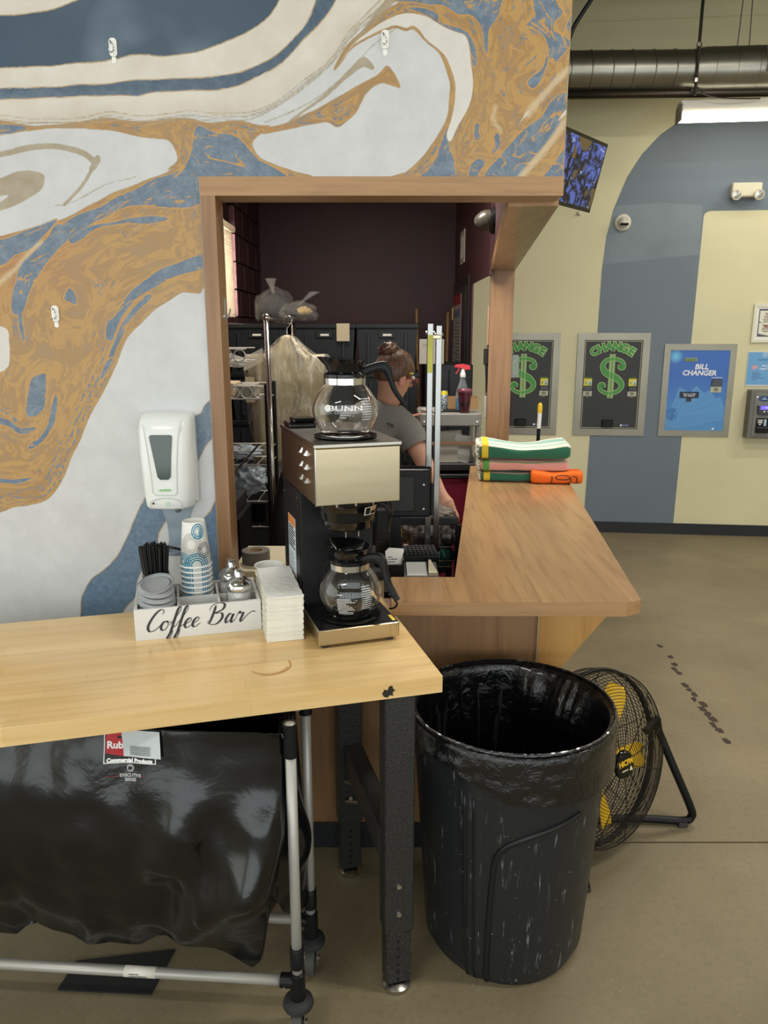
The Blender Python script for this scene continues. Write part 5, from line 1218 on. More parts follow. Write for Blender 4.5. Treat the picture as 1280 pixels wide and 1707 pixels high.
m = M(); us = [i/110 for i in range(111)]+[1+i/40 for i in range(1, 21)]+[1.5+i/20 for i in range(1, 21)]
m.rings([[bagpt(u, j/70) for u in us] for j in range(71)], False, False); bo = m.obj('vinyl_bag', bag.m, CA, True)
# bottom of the bag
m = M(); m.rings([[(lambda a, b, q: (a[0], a[1]+(b-a[1])*q, a[2]+(.03*math.sin(pi*q))))(bagpt(i/40, 1), .19, q) for i in range(41)] for q in (0, .25, .5, .75, 1)], False, False); m.obj('bag_bottom', bag.m, CA, True)
def onbag(m, lx=0):
    def f(c):
        x, z = c.x, c.z; b = bagpt(max(0, min(1, (x+1.25)/1.235)), max(0, min(1, (.835-z)/.62))); return Vector((x, b[1]-.0025+c.y, z))
    return m.move(f)
def sub(m, cuts=3): bmesh.ops.subdivide_edges(m.bm, edges=m.bm.edges[:], cuts=cuts, use_grid_fill=True); return m
lx = -.360; 
def quad(x0, x1, z0, z1, y=0): return M().poly([(x0, y, z0), (x1, y, z0), (x1, y, z1), (x0, y, z1)], [(0, 1, 2, 3)])
def patch(nm, mt, x0, x1, z0, z1, y=0, par=None):
    m = M(); m.grid(8, 5, lambda u, t: (x0+(x1-x0)*u, y, z0+(z1-z0)*t)); return onbag(m).obj(nm, mt, par or CA)
LZ0 = .765
pl = patch('logo_border', mat('logo_white', 'd9d9d6', .5), lx-.060, lx+.060, LZ0, .838, -.0005)
patch('logo_black', mat('logo_black', '131415', .5), lx-.0575, lx+.0575, LZ0+.0025, .838, -.0009, pl)
m = M(); nn_ = 12; m.rings([[(lx-.0555+.111*i/nn_, -.0013, z0+(z1-z0)*q) for i in range(nn_+1)] for q, z0, z1 in ((0, .788, .838), (1, .788, .838))], False, False)
m.move(lambda c: Vector((c.x, c.y, c.z+(-.008*math.sin(pi*(c.x-lx+.0555)/.111) if c.z < .8 else 0)))); onbag(m).obj('logo_red', mat('logo_red', 'b3252c', .5), pl)
def bagtext(nm, body, size, mt, x, z, off=.0004, sx=1, par=None, y=-.0022, shear=0):
    def wp(a, b, c_): b_ = bagpt(max(0, min(1, (x+a+1.25)/1.235)), max(0, min(1, (.835-z-b)/.62))); return Vector((x+a, b_[1]-.0025+y-c_, z+b))
    return text(nm, body, size, mt, par, (0, 0, 0), sx=sx, off=off, warp=wp, shear=shear)
bagtext('logo_print', 'Rub', .0225, white_ink, lx-.034, .806, .0007, 1.05, pl)
bagtext('logo_print', 'Commercial Products', .0118, white_ink, lx, .7725, .0006, 1.0, pl)
bagtext('series_print', 'EXECUTIVE\nSERIES', .0095, mat('print_grey', 'b9bab8', .5), lx+.001, .734, .0002, 1, CA)
m = M(); m.rings([[(lx+q*math.cos(2*pi*k/24), -.0012, .7545+q*math.sin(2*pi*k/24)) for k in range(24)] for q in (.0085, .0068)], True, False); m.rings([[(lx+q*math.cos(2*pi*k/24), -.0012, .7545+q*math.sin(2*pi*k/24)) for k in range(24)] for q in (.0058, .0001)], True, False); onbag(m).obj('series_emblem', MATS['print_grey'], CA)
bagtext('emblem_print', 'ES', .008, MATS['logo_black'], lx, .7545, .0005, 1, CA, -.003)
m = M()
for s_ in (-1, 1): m.grid(4, 1, lambda u, t: (lx+s_*(.022+.036*u), -.0012, .7365+.001*t))
onbag(m).obj('red_rule', mat('rule_red', '8e2a2e', .5), CA)
n_ = thing('paper_slip', 'white paper slip stuck over the red label on the black bag', 'paper', (-.212, 1.572, 0), -4)
m = M(); m.grid(8, 5, lambda u, t: (lx-.018+.088*u+.004*(1-t), -.0045-.004*u*(1-t), .782+.060*t)); onbag(m).obj('slip', mat('slip_paper', 'c3c8c8', .7), n_)
m = bars([(.806-.0042*k, .9) for k in range(5)], lx+.002, lx+.055, 0, .0018, .0004, 3); m.move(lambda c: Vector((c.x, c.y-.0085, c.z))); onbag(m).obj('slip_print', mat('slip_ink', '7c8285', .7), n_)
rl = M().tube([(-.435, 0, .163), (-.355, 0, .163)], .0132, 16).obj('rail_label', mat('label_white', 'dcd8cc', .5), CA, True)
text('label_print', 'LINEN', .008, mat('grey_ink', '6b7480', .6), rl, (-.395, -.0134, .166), off=.0002) if 0 else None
m = bars([(.1665, .5), (.1605, .9)], -.42, -.37, -.0132, .0022, .0004, 3); m.obj('label_print', ink, rl)
MT = M().prism([(-.86, 1.80), (-.595, 1.842), (-.618, 1.690), (-.872, 1.705)], 0, .005, 'z').obj('floor_mat', mat('mat_black', '1e1f21', .55)); tag(MT, 'flat black board lying on the floor under the linen cart', 'mat')
# ================================================================ office: desk and what stands on it
DK = thing('office_desk', 'beige topped desk just inside the opening, behind the wooden frame', 'desk', (0, 0, 0))
B((-.530, 2.56, .865), (-.04, 2.885, .90), .003).obj('desk_top', mat('desk_beige', 'cabf9f', .45), DK); B((-.04, 2.56, .865), (.188, 2.885, .90), .003).obj('desk_return', mat('shelf_grey', '5b5e61', .5), DK)
for x in (-.50, .155): B((x, 2.60, 0), (x+.025, 2.86, .865)).obj('desk_leg', mat('dark_frame', '2b2a2b', .4), DK)
B((.0, 2.445, .862), (.188, 2.558, .90), .002).obj('side_shelf', mat('shelf_grey', '5b5e61', .5), DK)
TP = thing('tape_roll', 'grey roll of tape lying flat on the beige desk', 'tape', (-.462, 2.665, .9005))
M().lathe([(.028, 0), (.050, 0), (.050, .046), (.028, .046), (.028, 0)], 40).obj('tape_ring', mat('tape_grey', '5d5a55', .5), TP, 40); M().lathe([(.026, .002), (.0282, .002), (.0282, .0465), (.026, .0465), (.026, .002)], 32).obj('core', mat('card_brown', 'a08a6c', .8), TP, 40)
KY = thing('keyboard', 'black computer keyboard on the desk under the monitor', 'keyboard', (.095, 2.735, .9005), 4)
B((-.10, -.07, 0), (.10, .07, .022), .004).obj('case', black_p, KY); kk = None
for r in range(5):
    for q in range(13):
        if kk is None: kk = B((-.0062, -.0062, 0), (.0062, .0062, .007), .0012).obj('key', mat('key_black', '232427', .5), KY); o = kk
        else: o = dup(kk, KY)
        o.location = (-.091+.0152*q, -.050+.025*r, .021)
CH = thing('card_holder', 'small black box holding white business cards on the desk edge', 'holder', (.036, 2.50, .9005), 0)
m = M(); m.box((-.032, -.03, 0), (.032, -.026, .05)); m.box((-.032, .026, 0), (.032, .03, .075)); m.box((-.032, -.026, 0), (-.028, .026, .065)); m.box((.028, -.026, 0), (.032, .026, .065)); m.box((-.028, -.026, 0), (.028, .026, .004)); m.obj('box', black_p, CH)
for k in range(5):
    o = B((-.026, -.0006, 0), (.026, .0006, .088)).obj('business_card', paper_w); tag(o, 'white business card standing in the black holder', 'card', 'business cards in the holder'); o.location = (.036, 2.49+.007*k, .905); o.rotation_euler = (R(-8), R(2*k-4), 0)
    if k == 0:
        b_ = bars([(.066-.008*i, (.4, .8, .6)[i]) for i in range(3)], -.018, .02, -.0006, .003, .0004, 2).obj('card_print', ink, o); o['label'] = 'frontmost white business card with black print in the holder'; del o['group']
PD = thing('paper_pad', 'white sheet lying flat beside the card holder', 'paper', (.113, 2.595, .9005))
B((-.034, -.095, 0), (.036, .062, .0035)).obj('sheet', mat('pad_paper', 'c4c4bf', .7), PD)
WE = M().prism([(.152, 2.505), (.184, 2.505), (.168, 2.66), (.160, 2.66)], .9005, .912, 'z').obj('cream_card', mat('card_cream', 'cfc7ac', .6)); tag(WE, 'cream tapering card lying right of the white sheet on the desk', 'card')
MS = thing('computer_monitor', 'black computer monitor seen from behind on the desk, before the worker', 'monitor', (.02, 2.80, .9005), 0)
B((-.20, -.055, .147), (.150, -.02, .325), .008, 2).obj('rear_shell', black_p, MS); B((-.205, -.02, .142), (.155, .0, .33), .004).obj('bezel', black_g, MS)
B((-.10, -.062, .17), (.09, -.055, .30), .003).obj('rear_panel', mat('panel_black', '1d1e20', .5), MS)
m = M(); m.prism([(-.05, 0), (.05, 0), (.04, .16), (-.04, .16)], -.045, -.03, 'y'); m.obj('stand_arm', black_p, MS); B((-.09, -.10, 0), (.09, .05, .012), .004).obj('stand_foot', black_p, MS)
for z in (.18, .27): M().cyl((.125, -.058, z), (.125, -.054, z), .004, n=8).obj('screw', MATS['dull_chrome'], MS)
B((.150, -.045, .15), (.163, -.015, .27), .003).obj('card_swipe', black_p, MS)
TM = thing('card_terminal', 'black ribbed card terminal on the desk behind the brewer', 'terminal', (-.005, 2.63, .9005))
B((-.025, -.03, 0), (.030, .03, .205), .006).obj('terminal_body', black_p, TM)
for k in range(6): B((-.02, -.033, .05+.014*k), (.025, -.03, .057+.014*k), .001).obj('rib', black_g, TM)

# wire hamper with washing, and the rack posts
WC = thing('wire_hamper', 'black framed wire hamper full of washing beside the desk', 'hamper', (.012, 3.06, 0))
hb_ = mat('hamper_black', '1a1a1b', .4); hw = mat('hamper_wire', '8c8c88', .25, 1)
m = M(); m.box((0, -.012, .94), (.292, .012, .974), .004); m.box((0, .40, .94), (.292, .424, .974), .004); m.box((-.012, -.012, .94), (.012, .424, .974), .004); m.box((.280, .012, .84), (.304, .40, .874), .004); m.obj('top_rail', hb_, WC)
for x, y in ((0, 0), (.292, 0), (0, .412), (.292, .412)): B((x-.012, y-.012, .0), (x+.012, y+.012, .94)).obj('corner_post', hb_, WC)
m = M()
for k in range(12): m.cyl((.02+.0225*k, 0, .60), (.02+.0225*k, 0, .94), .0016, n=5)
for z in (.904, .845, .785, .76): m.cyl((0, -.003, z), (.292, -.003, z), .0028, n=6)
m.obj('wire_front', hw, WC)
m = M(); m.box((.012, .012, .55), (.28, .40, .56)); m.obj('hamper_floor', hb_, WC)
def lump(name, label, cat, c, r, mt, seed, amp=.25, fr_=9, group=None, n_=26):
    m = M(); m.ball((0, 0, 0), 1, n_)
    def f(p):
        d = 1+amp*noise.noise((p.x*fr_*.25+seed, p.y*fr_*.25, p.z*fr_*.25))+amp*.6*abs(noise.noise((p.x*fr_*.6, p.y*fr_*.6+seed, p.z*fr_*.6)))
        return Vector((p.x*r[0]*d, p.y*r[1]*d, p.z*r[2]*d))
    o = m.move(f).obj(name, mt, None, True); o.location = c; tag(o, label, cat, group); return o
tow = lambda nme, h: mat(nme, h, .95, vary=.12, vscale=18, bump=(200, .4))
lump('grey_blanket', 'dark grey blanket crumpled on the washing in the wire hamper', 'blanket', (.185, 3.22, .875), (.105, .12, .078), tow('blanket_grey', '6b6463'), 1, .5, 12)
lump('pink_towel', 'pale pink towel bunched low in the wire hamper', 'towel', (.095, 3.13, .80), (.075, .08, .038), tow('towel_pink', 'dcb6b2'), 4, .5, 14)
lump('yellow_towel', 'yellow edged towel at the left of the wire hamper', 'towel', (.045, 3.10, .885), (.022, .05, .055), tow('towel_yellow2', 'cdb13a'), 6, .5, 12)
lump('green_towel', 'teal and brown washing at the hamper right side', 'towel', (.245, 3.16, .775), (.045, .07, .05), tow('towel_teal', '3d6f66'), 8, .5, 14)
lump('floral_towel', 'cream towel with green marks under the worker hand', 'towel', (.165, 3.36, .985), (.065, .06, .050), tow('towel_cream', 'c9b9a2'), 9, .5, 14)
lump('brown_cloth', 'brown folded cloth under the worker hand on the hamper', 'cloth', (.215, 3.28, .945), (.08, .07, .030), tow('cloth_brown', '7d7268'), 12, .5, 16)
GP = thing('rack_posts', 'pair of tall square chrome rack posts rising beside the worker', 'rack', (.173, 2.955, 0))
for k, (x, y, zt) in enumerate(((0, 0, 1.742), (.036, .05, 1.735))):
    m = M(); m.box((x-.0115, y-.0115, 0), (x+.0115, y+.0115, zt), .002); m.obj('post', chrome_d, GP)
    for s_ in (-1, 1): M().cyl((x+s_*.012, y, zt-.035), (x+s_*.017, y, zt-.035), .006, n=8).obj('bolt', chrome, GP)
B((.0, -.004, 1.685), (.04, .045, 1.70), .002).obj('bracket', steel, GP); B((-.009, -.0125, 1.56), (.009, -.0115, 1.70)).obj('yellow_label', mat('label_yellow', 'cfcf5a', .5), GP)

# plastic utility stand with its clutter
US = thing('utility_stand', 'grey plastic utility stand with papers on its shelves by the post', 'stand', (.205, 4.46, 0))
gp = mat('stand_grey', '84827c', .5)
m = M(); m.prism(rrect(.365, .42, .04, 5, .1825, .21), 1.172, 1.245, 'z', .006); m.obj('top_tray', gp, US, 40)
for x, y in ((.0, .01), (.325, .01), (.0, .37), (.325, .37)): B((x+.003, y, 0), (x+.037, y+.04, 1.172), .01, 2).obj('leg', gp, US)
B((.01, .02, .905), (.355, .40, .95), .006).obj('shelf', mat('shelf_black', '222324', .45), US)
for x in (.028, .335): M().cyl((x, -.002, 1.20), (x, .002, 1.20), .005, n=8).obj('rivet', chrome, US)
pp_ = mat('grey_paper', 'a9a69b', .7)
for k, (x, z, w_, h_, a) in enumerate(((.175, .965, .11, .10, 0), (.245, .955, .10, .16, 8), (.19, 1.075, .13, .075, -3), (.30, .96, .05, .13, -10))):
    o = B((-w_/2, 0, 0), (w_/2, .004, h_)).obj('paper_packet', pp_ if k != 1 else mat('plastic_sleeve', 'b9bab4', .2)); o.location = (.205+x, 4.49+.012*k, .955 if k != 2 else 1.065); o.rotation_euler = (R(-4), R(a), 0)
    tag(o, ('square white packet standing on the utility stand shelf', 'clear sleeve of papers behind the white packet on the stand', 'pale papers stacked high in the utility stand', 'narrow tilted packet at the right of the stand shelf')[k], 'paper')
o = B((-.14, 0, 0), (.14, .006, .02)).obj('file_strip', mat('strip_brown', '8e6b56', .6)); o.location = (.395, 4.475, 1.06); tag(o, 'brown strip file lying across the utility stand', 'file')
RB = thing('burgundy_bin', 'burgundy plastic tub below the utility stand', 'tub', (.26, 4.50, .0))
M().prism(rrect(.31, .36, .03, 4, .13, .17), .05, .86, 'z', .006).obj('tub_body', mat('burgundy', '8a2540', .4), RB, 40); M().prism(rrect(.33, .38, .03, 4, .13, .17), .86, .885, 'z', .004).obj('tub_lid', MATS['shelf_black'], RB, 40)
cn_ = NT('can_print'); v = cn_.coord(); f = cn_.noise(v, 70, 2, .5, 2.); z_ = cn_.add('SeparateXYZ', {0: v}).outputs[2]
c = cn_.mix(cn_.ramp(f, .5, .53), 'c9d2e2', '24325f'); c = cn_.mix(cn_.ramp(cn_.noise(v, 45, 2), .62, .64), c, '6fa03c'); c = cn_.mix(cn_.math('GREATER_THAN', z_, .088), c, 'e2d136'); cn_.set(cn_.b, 'Base Color', c); cn_.b.inputs['Roughness'].default_value = .3; cn_.b.inputs['Metallic'].default_value = .3
CN = thing('drink_can', 'yellow and blue patterned tall drink can on the utility stand', 'can', (.348, 4.58, 1.2565))
M().lathe([(0, 0), (.024, 0), (.029, .006), (.029, .100), (.025, .110), (0, .108)], 28).obj('can_body', cn_.m, CN, 40); M().lathe([(.0235, .110), (.0255, .1115), (.0255, .1135), (.022, .1125), (0, .110)], 28).obj('can_lid', chrome, CN, 40)
TY = M().prism(rrect(.15, .10, .02, 4), 0, .009, 'z', .002).obj('black_tray', black_p); TY.location = (.375, 4.60, 1.2455); tag(TY, 'small black tray beneath the patterned can', 'tray')
SPB = thing('spray_bottle', 'clear spray bottle of blue cleaner with red trigger on the utility stand', 'bottle', (.463, 4.585, 1.2455), 0)
bp = mat('bottle_clear', 'dbe8ee', .08, trans=.85, ior=1.1)
M().lathe([(0, 0), (.036, 0), (.039, .006), (.039, .10), (.034, .13), (.018, .175), (.0145, .195), (.0145, .205), (0, .205)], 28, ell=.7).obj('bottle_body', bp, SPB, 40); M().lathe([(0, .003), (.036, .004), (.037, .08), (0, .08)], 28, ell=.68).obj('cleaner', mat('cleaner_blue', '3fa5dd', .15, trans=.3), SPB, 40)
M().lathe([(.0155, 0), (.0165, .004), (.0165, .022), (.013, .028), (.011, .05), (0, .05)], 20, (0, 0, .20)).obj('collar', white_p, SPB, 40)
m = M(); m.prism([(-.050, .258), (-.045, .272), (.0, .277), (.040, .268), (.044, .245), (.015, .243), (-.02, .255)], -.012, .012, 'y', .002); m.prism([(-.028, .256), (-.034, .235), (-.045, .222), (-.038, .220), (-.022, .238), (-.018, .254)], -.006, .006, 'y', .001); m.obj('trigger_head', mat('trigger_red', 'd8313a', .35), SPB)
TBm = thing('tumbler', 'dark red lidded tumbler in front of the spray bottle', 'tumbler', (.470, 4.515, 1.2455))
M().lathe([(0, 0), (.027, 0), (.029, .004), (.040, .118), (0, .118)], 28).obj('tumbler_body', mat('tumbler_red', '4f1f2c', .25), TBm, 40); M().lathe([(.0425, .118), (.0435, .122), (.0435, .131), (.0395, .136), (.036, .140), (0, .139)], 28).obj('lid', mat('tumbler_lid', '6d3344', .3), TBm, 40); M().lathe([(.0285, .0005), (.0345, .06), (.0345, .061)], 28).obj('drink_level', mat('tumbler_dark', '2c1419', .25), TBm)
CBX = thing('cardboard_box', 'low open cardboard box at the back of the utility stand', 'box', (.385, 4.72, 1.2455)); cbm = mat('cardboard', '9c7b54', .8)
m = M(); m.box((0, 0, 0), (.19, .003, .068)); m.box((0, .13, 0), (.19, .133, .068)); m.box((0, .003, 0), (.003, .13, .068)); m.box((.187, .003, 0), (.19, .13, .068)); m.box((.003, .003, 0), (.187, .13, .003)); m.obj('box_walls', cbm, CBX)
m = M(); m.prism([(.19, .068), (.215, .05), (.215, .047), (.19, .064)], .0, .13, 'y'); m.obj('flap', cbm, CBX)
lump('folded_cloth', 'crumpled grey white cloth at the front of the utility stand', 'cloth', (.275, 4.52, 1.259), (.06, .035, .013), tow('cloth_white', 'b3ada0'), 3, .4, 14)
o = M().prism([(-.10, 0), (.07, .035), (.07, .044), (-.10, .009)], -.012, .012, 'y').obj('orange_ruler', mat('ruler_orange', 'c98a72', .5)); o.location = (.20, 4.50, 1.212); tag(o, 'salmon coloured strip poking out left of the utility stand', 'strip')
# papers and pens hung on the inner side of the post
for k, (a, z0, z1, cl, t_, lb_) in enumerate(((2.70, 1.62, 1.86, 'c9a98c', .012, 'tan papers clipped at the top of the post inner side'), (2.69, 1.50, 1.60, '23221f', .030, 'black phone handset hung on the post inner side'), (2.72, 1.30, 1.62, '8c7c68', .014, 'brown notes pinned on the post inner side'), (2.70, 1.16, 1.30, 'c8c4bb', .018, 'pale paper bundle low on the post inner side'), (2.695, 1.33, 1.50, '1c1c1c', .020, 'black strap hanging from the post inner side'))):
    o = M(); v8, f8 = o.poly([side(a+da, w_, z) for z in (z0, z1) for da, w_ in ((0, -.1465-t_), (.05, -.1465-t_), (.05, -.1465), (0, -.1465))], [(3, 2, 1, 0), (4, 5, 6, 7), (0, 1, 5, 4), (1, 2, 6, 5), (2, 3, 7, 6), (3, 0, 4, 7)])
    if k == 4:
        for q in v8[:4]: q.co.x += .012
    bmesh.ops.bevel(o.bm, geom=o.bm.edges[:], offset=.003, segments=1, affect='EDGES')
    tag(o.obj('pinned_papers' if k not in (1, 4) else ('phone_handset', '', '', 'hanging_strap')[k-1], mat('pin_%d' % k, cl, .7)), lb_, 'paper' if k not in (1, 4) else 'phone' if k == 1 else 'strap')
# dark dome camera, vent, door poster
IC = thing('dome_camera', 'dark grey dome camera on the maroon wall inside the opening', 'camera', side(1.98, -.1455, 2.275), -6.6)
ry = Matrix.Rotation(R(-90), 4, 'Y'); dgm = mat('camera_dark', '4a463f', .3)
M().lathe([(0, 0), (.068, 0), (.068, .016), (.055, .024), (0, .024)], 32).xf(ry).obj('mount', black_p, IC, 40); M().lathe([(.052, .022), (.055, .03), (.054, .055), (.047, .075), (.028, .098), (.014, .108), (0, .11)], 32).xf(ry).obj('dome', dgm, IC, 50)
VT = thing('wall_vent', 'small white air vent on the maroon wall beyond the dome camera', 'vent', (XR-.001, 6.59, 2.37)); 
m = M(); m.box((-.008, -.16, -.125), (0, -.12, .125)); m.box((-.008, .12, -.125), (0, .16, .125)); m.box((-.008, -.12, .085), (0, .12, .125)); m.box((-.008, -.12, -.125), (0, .12, -.085)); m.obj('vent_frame', mat('vent_white', 'd3cdc0', .5), VT); B((-.003, -.12, -.085), (0, .12, .085)).obj('vent_back', black_m, VT)
for k in range(3): B((-.009, -.07+.055*k, -.085), (-.003, -.05+.055*k, .085)).obj('louvre', MATS['vent_white'], VT)
PO = thing('safety_poster', 'tall red headed notice poster on the office door', 'poster', (XR-.023, 6.42, .85))
B((-.003, 0, 0), (0, .66, 1.15)).obj('sheet', mat('poster_paper', 'b9b5ae', .6), PO); B((-.004, 0, 1.07), (-.003, .66, 1.15)).obj('red_header', mat('poster_red', '9c2330', .5), PO); B((-.004, 0, 0), (-.003, .02, 1.07)).obj('red_edge', MATS['poster_red'], PO)
for k in range(4): B((-.0045, .06+.15*k, .97), (-.003, .17+.15*k, 1.03)).obj('blue_block', mat('poster_blue', '4a5a8a', .5), PO)
m = bars([(.92-.028*k, .6+.4*((k*7) % 5)/5) for k in range(31)], .05, .60, 0, .011, .001, 5); m.xf(Matrix(((0, 1, 0, -.003), (1, 0, 0, 0), (0, 0, 1, 0), (0, 0, 0, 1)))); m.obj('poster_print', mat('poster_ink', '6d6a6c', .6), PO)
for nm_, lb_, x, y, ztop, x2, mt_ in (('broom_handle', 'wooden broom handle leaning in the corner behind the white carton', .282, 6.9, 1.895, .345, 'ad8451'), ('mop_handle', 'thin wooden mop handle standing by the door frame', .560, 6.95, 1.865, .545, 'a1824e')):
    t = thing(nm_, lb_, 'broom', (x2, y, 0)); M().cyl((0, 0, .09), (x-x2, 0, ztop), .014, .012, 10).obj('handle', mat('broom_wood_'+nm_, mt_, .5), t, 40)
    B((-.12, -.025, 0), (.05, .025, .10), .01).obj('bristles', mat('bristle', '6f6240', .9), t)
    if nm_ == 'mop_handle': M().cyl((-.003, 0, .9), (.006, 0, 1.42), .019, .015, 10).obj('yellow_sleeve', mat('sleeve_yellow', 'c0972e', .5), t, 40)

# ================================================================ totes, carton, plastic bags
tm_ = mat('tote_black', '1c2023', .45); tl_ = mat('tote_lid', '15181a', .4)
def tote():
    t = thing('storage_tote', '', 'tote', group='stacked black totes')
    m = M(); m.rings([[(sx_*(.19+.02*f), y0, z) for sx_, y0 in ((-1, .02-.015*f), (1, .02-.015*f), (1, .5+.015*f), (-1, .5+.015*f))] for f, z in ((0, 0), (1, .285), (1, .30))], True, True); m.obj('tub', tm_, t)
    B((-.222, -.012, .298), (.222, .532, .335), .006).obj('lid', tl_, t)
    for x in (-.13, .13): B((x-.012, -.006, .03), (x+.012, .02, .27), .003).obj('rib', tm_, t)
    B((-.06, -.008, .235), (.06, .01, .285), .003).obj('grip', tl_, t)
    return t
T0 = tote(); first = True; rows_ = ('top', 'second', 'third', 'fourth', 'lowest')
for c_, x in enumerate((-.888, -.415, .022)):
    for r in range(5):
        o = T0 if first else dup(T0); first = False
        o.location = (x+(.012 if r % 2 else 0), 5.52, .338*4-.338*r+.075+.0); o['label'] = '%s black lidded tote of the %s stack behind the worker' % (rows_[r], ('left', 'middle', 'right')[c_])
for x, nm_ in ((-.395, 'w'), (.0, 'w')):
    pass
lbm = mat('label_white', 'dcd8cc', .5)
for o in [o for o in COL.objects if o.name.startswith('storage_tote') and abs(o.location.z-.338*4-.075) < .01]:
    B((-.03, -.0095, .248), (.03, -.008, .262)).obj('white_tab', lbm, o)
TG = M().box((-.045, -.002, -.06), (.045, 0, .06)).obj('paper_tag', mat('tag_cream', 'b9ad90', .7)); TG.location = (-.285, 5.497, 1.70); tag(TG, 'cream paper tag hanging on the middle top tote', 'tag')
PB_ = B((-1.15, 5.48, 0), (.24, 6.1, .074), .004).obj('low_platform', black_m); tag(PB_, 'low black platform under the stacked totes', 'platform')
SC = thing('dark_cabinet', 'black cabinet under the white carton, beside the totes', 'cabinet', (.292, 5.55, 0)); B((0, 0, 0), (.34, .5, 1.478), .006).obj('carcass', mat('cabinet_black', '191b1d', .4), SC); B((.01, -.014, .05), (.165, 0, 1.44), .003).obj('door', mat('cabinet_door', '1e2123', .4), SC); B((.172, -.014, .05), (.33, 0, 1.44), .003).obj('door', MATS['cabinet_door'], SC); M().cyl((.155, -.03, .8), (.155, -.03, 1.0), .006, n=8).obj('handle', steel, SC)
JX = thing('white_carton', 'white carton marked Jumbo Size on the black cabinet', 'box', (.155, 5.52, 1.482)); B((0, 0, 0), (.175, .2, .172), .002).obj('carton_body', mat('carton_white', 'b9b2a6', .7), JX); text('marker_print', 'Jumbo Size', .030, mat('marker_grey', '8b857c', .6), JX, (.088, -.001, .135), shear=.2)
JX.location = (.255, 5.56, 1.4795)
JX.location.x = .250
film = mat('clear_film', 'd0d0cc', .12, alpha=.14, spec=1., bump=(60, 1.)); 
def bagged(nm, label, c, r, inner, seed, knot, r2=.8):
    t = thing(nm, label, 'bag', c)
    m = M(); m.ball((0, 0, 0), 1, 22); m.move(lambda p: Vector((p.x*r[0], p.y*r[1], max(-.62, p.z)*r[2]))*(1+.22*noise.noise((p.x*2.5+seed, p.y*2.5, p.z*2.5))+.12*abs(noise.noise((p.x*7, p.y*7+seed, p.z*7))))); m.obj('film_bag', film, t, True)
    for i, (ox, oz, cl) in enumerate(inner):
        m = M(); m.ball((0, 0, 0), 1, 16); m.move(lambda p: Vector((ox+p.x*r[0]*r2*(.5 if len(inner) > 1 else .95), p.y*r[1]*.75, oz+max(-.6, p.z)*r[2]*r2*(.55 if len(inner) > 1 else .95)))*(1+.3*noise.noise((p.x*3+i+seed, p.y*3, p.z*3)))); m.obj('contents', tow('bag_fill_%s_%d' % (nm, i), cl), t, True)
    m = M(); m.rings([[(knot[0]*f+(.012+.03*f*f)*math.cos(2*pi*k/14)*(1+.5*noise.noise((k, f*3, seed))), .01*math.sin(2*pi*k/14), r[2]*.75+knot[1]*f) for k in range(14)] for f in (0, .3, .6, 1)], True, False); m.obj('tied_neck', film, t, True); return t
bagged('plastic_bag', 'clear tied plastic bag of dark cloth on the left tote', (-.81, 5.86, 1.875), (.145, .13, .13), [(0, 0, '26242a')], 2, (-.02, .11))
bagged('plastic_bag', 'clear plastic bag with pink and yellow things on the totes', (-.60, 5.58, 1.83), (.13, .10, .075), [(-.04, 0, 'c98a94'), (.035, .01, 'c4a86a')], 5, (.12, .09))

# ================================================================ wire shelf at the left wall with its load
WS = thing('wire_shelf', 'chrome wire shelving with ring trim along the left office wall', 'shelving', (-1.10, 4.06, 0))
for x in (0.02, .485): 
    for y in (0, .28): M().cyl((x, y, 0), (x, y, 1.66 if x < .2 else 1.44), .011, n=10).obj('post', black_p if x > .2 else chrome, WS)
for z, x1 in ((1.555, .387), (1.365, .485), (1.089, .485), (1.014, .485), (.815, .485), (.673, .485)):
    m = M()
    for y in (0, .28):
        m.cyl((0.02, y, z), (x1, y, z), .0045, n=6)
        if z > 1.2: m.cyl((0.02, y, z+.066), (x1, y, z+.066), .0035, n=6)
    for k in range(8): m.cyl((.02+(x1-.02)*k/7, 0, z), (.02+(x1-.02)*k/7, .28, z), .002, n=5)
    wch = mat('pale_wire', 'cfccc2', .3, .4); o = m.obj('wire_tier', wch, WS)
    if z > 1.2:
        for k in range(int((x1-.04)/.067)): M().tube([(x1-.035-.069*k+.030*math.cos(a), 0, z+.033+.030*math.sin(a)) for a in [2*pi*q/20 for q in range(20)]], .004, 6, closed=True).obj('ring_trim', wch, o, True)
m = M(); m.cyl((.26, -.01, .93), (.44, -.01, 1.13), .006, n=6); m.obj('diagonal_brace', MATS['tube_dark'] if 'tube_dark' in MATS else mat('tube_dark', '77756e', .35, .8), WS)
for k in range(7):
    o = M(); o.tube(smooth_path([(0, 0, 0), (.17, 0, -.055), (.19, 0, -.065), (.17, 0, -.072), (0, 0, -.055)], 4), .002, 5); o = o.obj('wire_hanger', mat('hanger_white', 'cfccc2', .4)); o.location = (-.93, 4.09+.022*k, 1.60+.004*k); o.rotation_euler = (0, 0, R(2*k-5)); tag(o, 'white wire hanger lying in the pile on the top shelf', 'hanger', 'hangers on the wire shelf')
for k, (x, w_, z, cl, lb_) in enumerate(((-.93, .14, 1.3705, 'cdb79b', 'tan cardboard box on the ringed wire shelf'), (-.775, .09, 1.3705, '8f8b80', 'grey parcel beside the tan box on the shelf'))):
    o = B((0, 0, 0), (w_, .20, .075-.01*k), .004).obj('small_box', mat('small_box_%d' % k, cl, .7)); o.location = (x, 4.09, z); tag(o, lb_, 'box')
fb_ = mat('blue_film', 'b9c6d0', .15, alpha=.55, spec=.8, bump=(40, .8))
lump('film_bundle', 'crumpled clear film bundle on the lower wire shelf', 'bag', (-.78, 4.20, 1.065), (.09, .08, .032), fb_, 2, .6, 14)
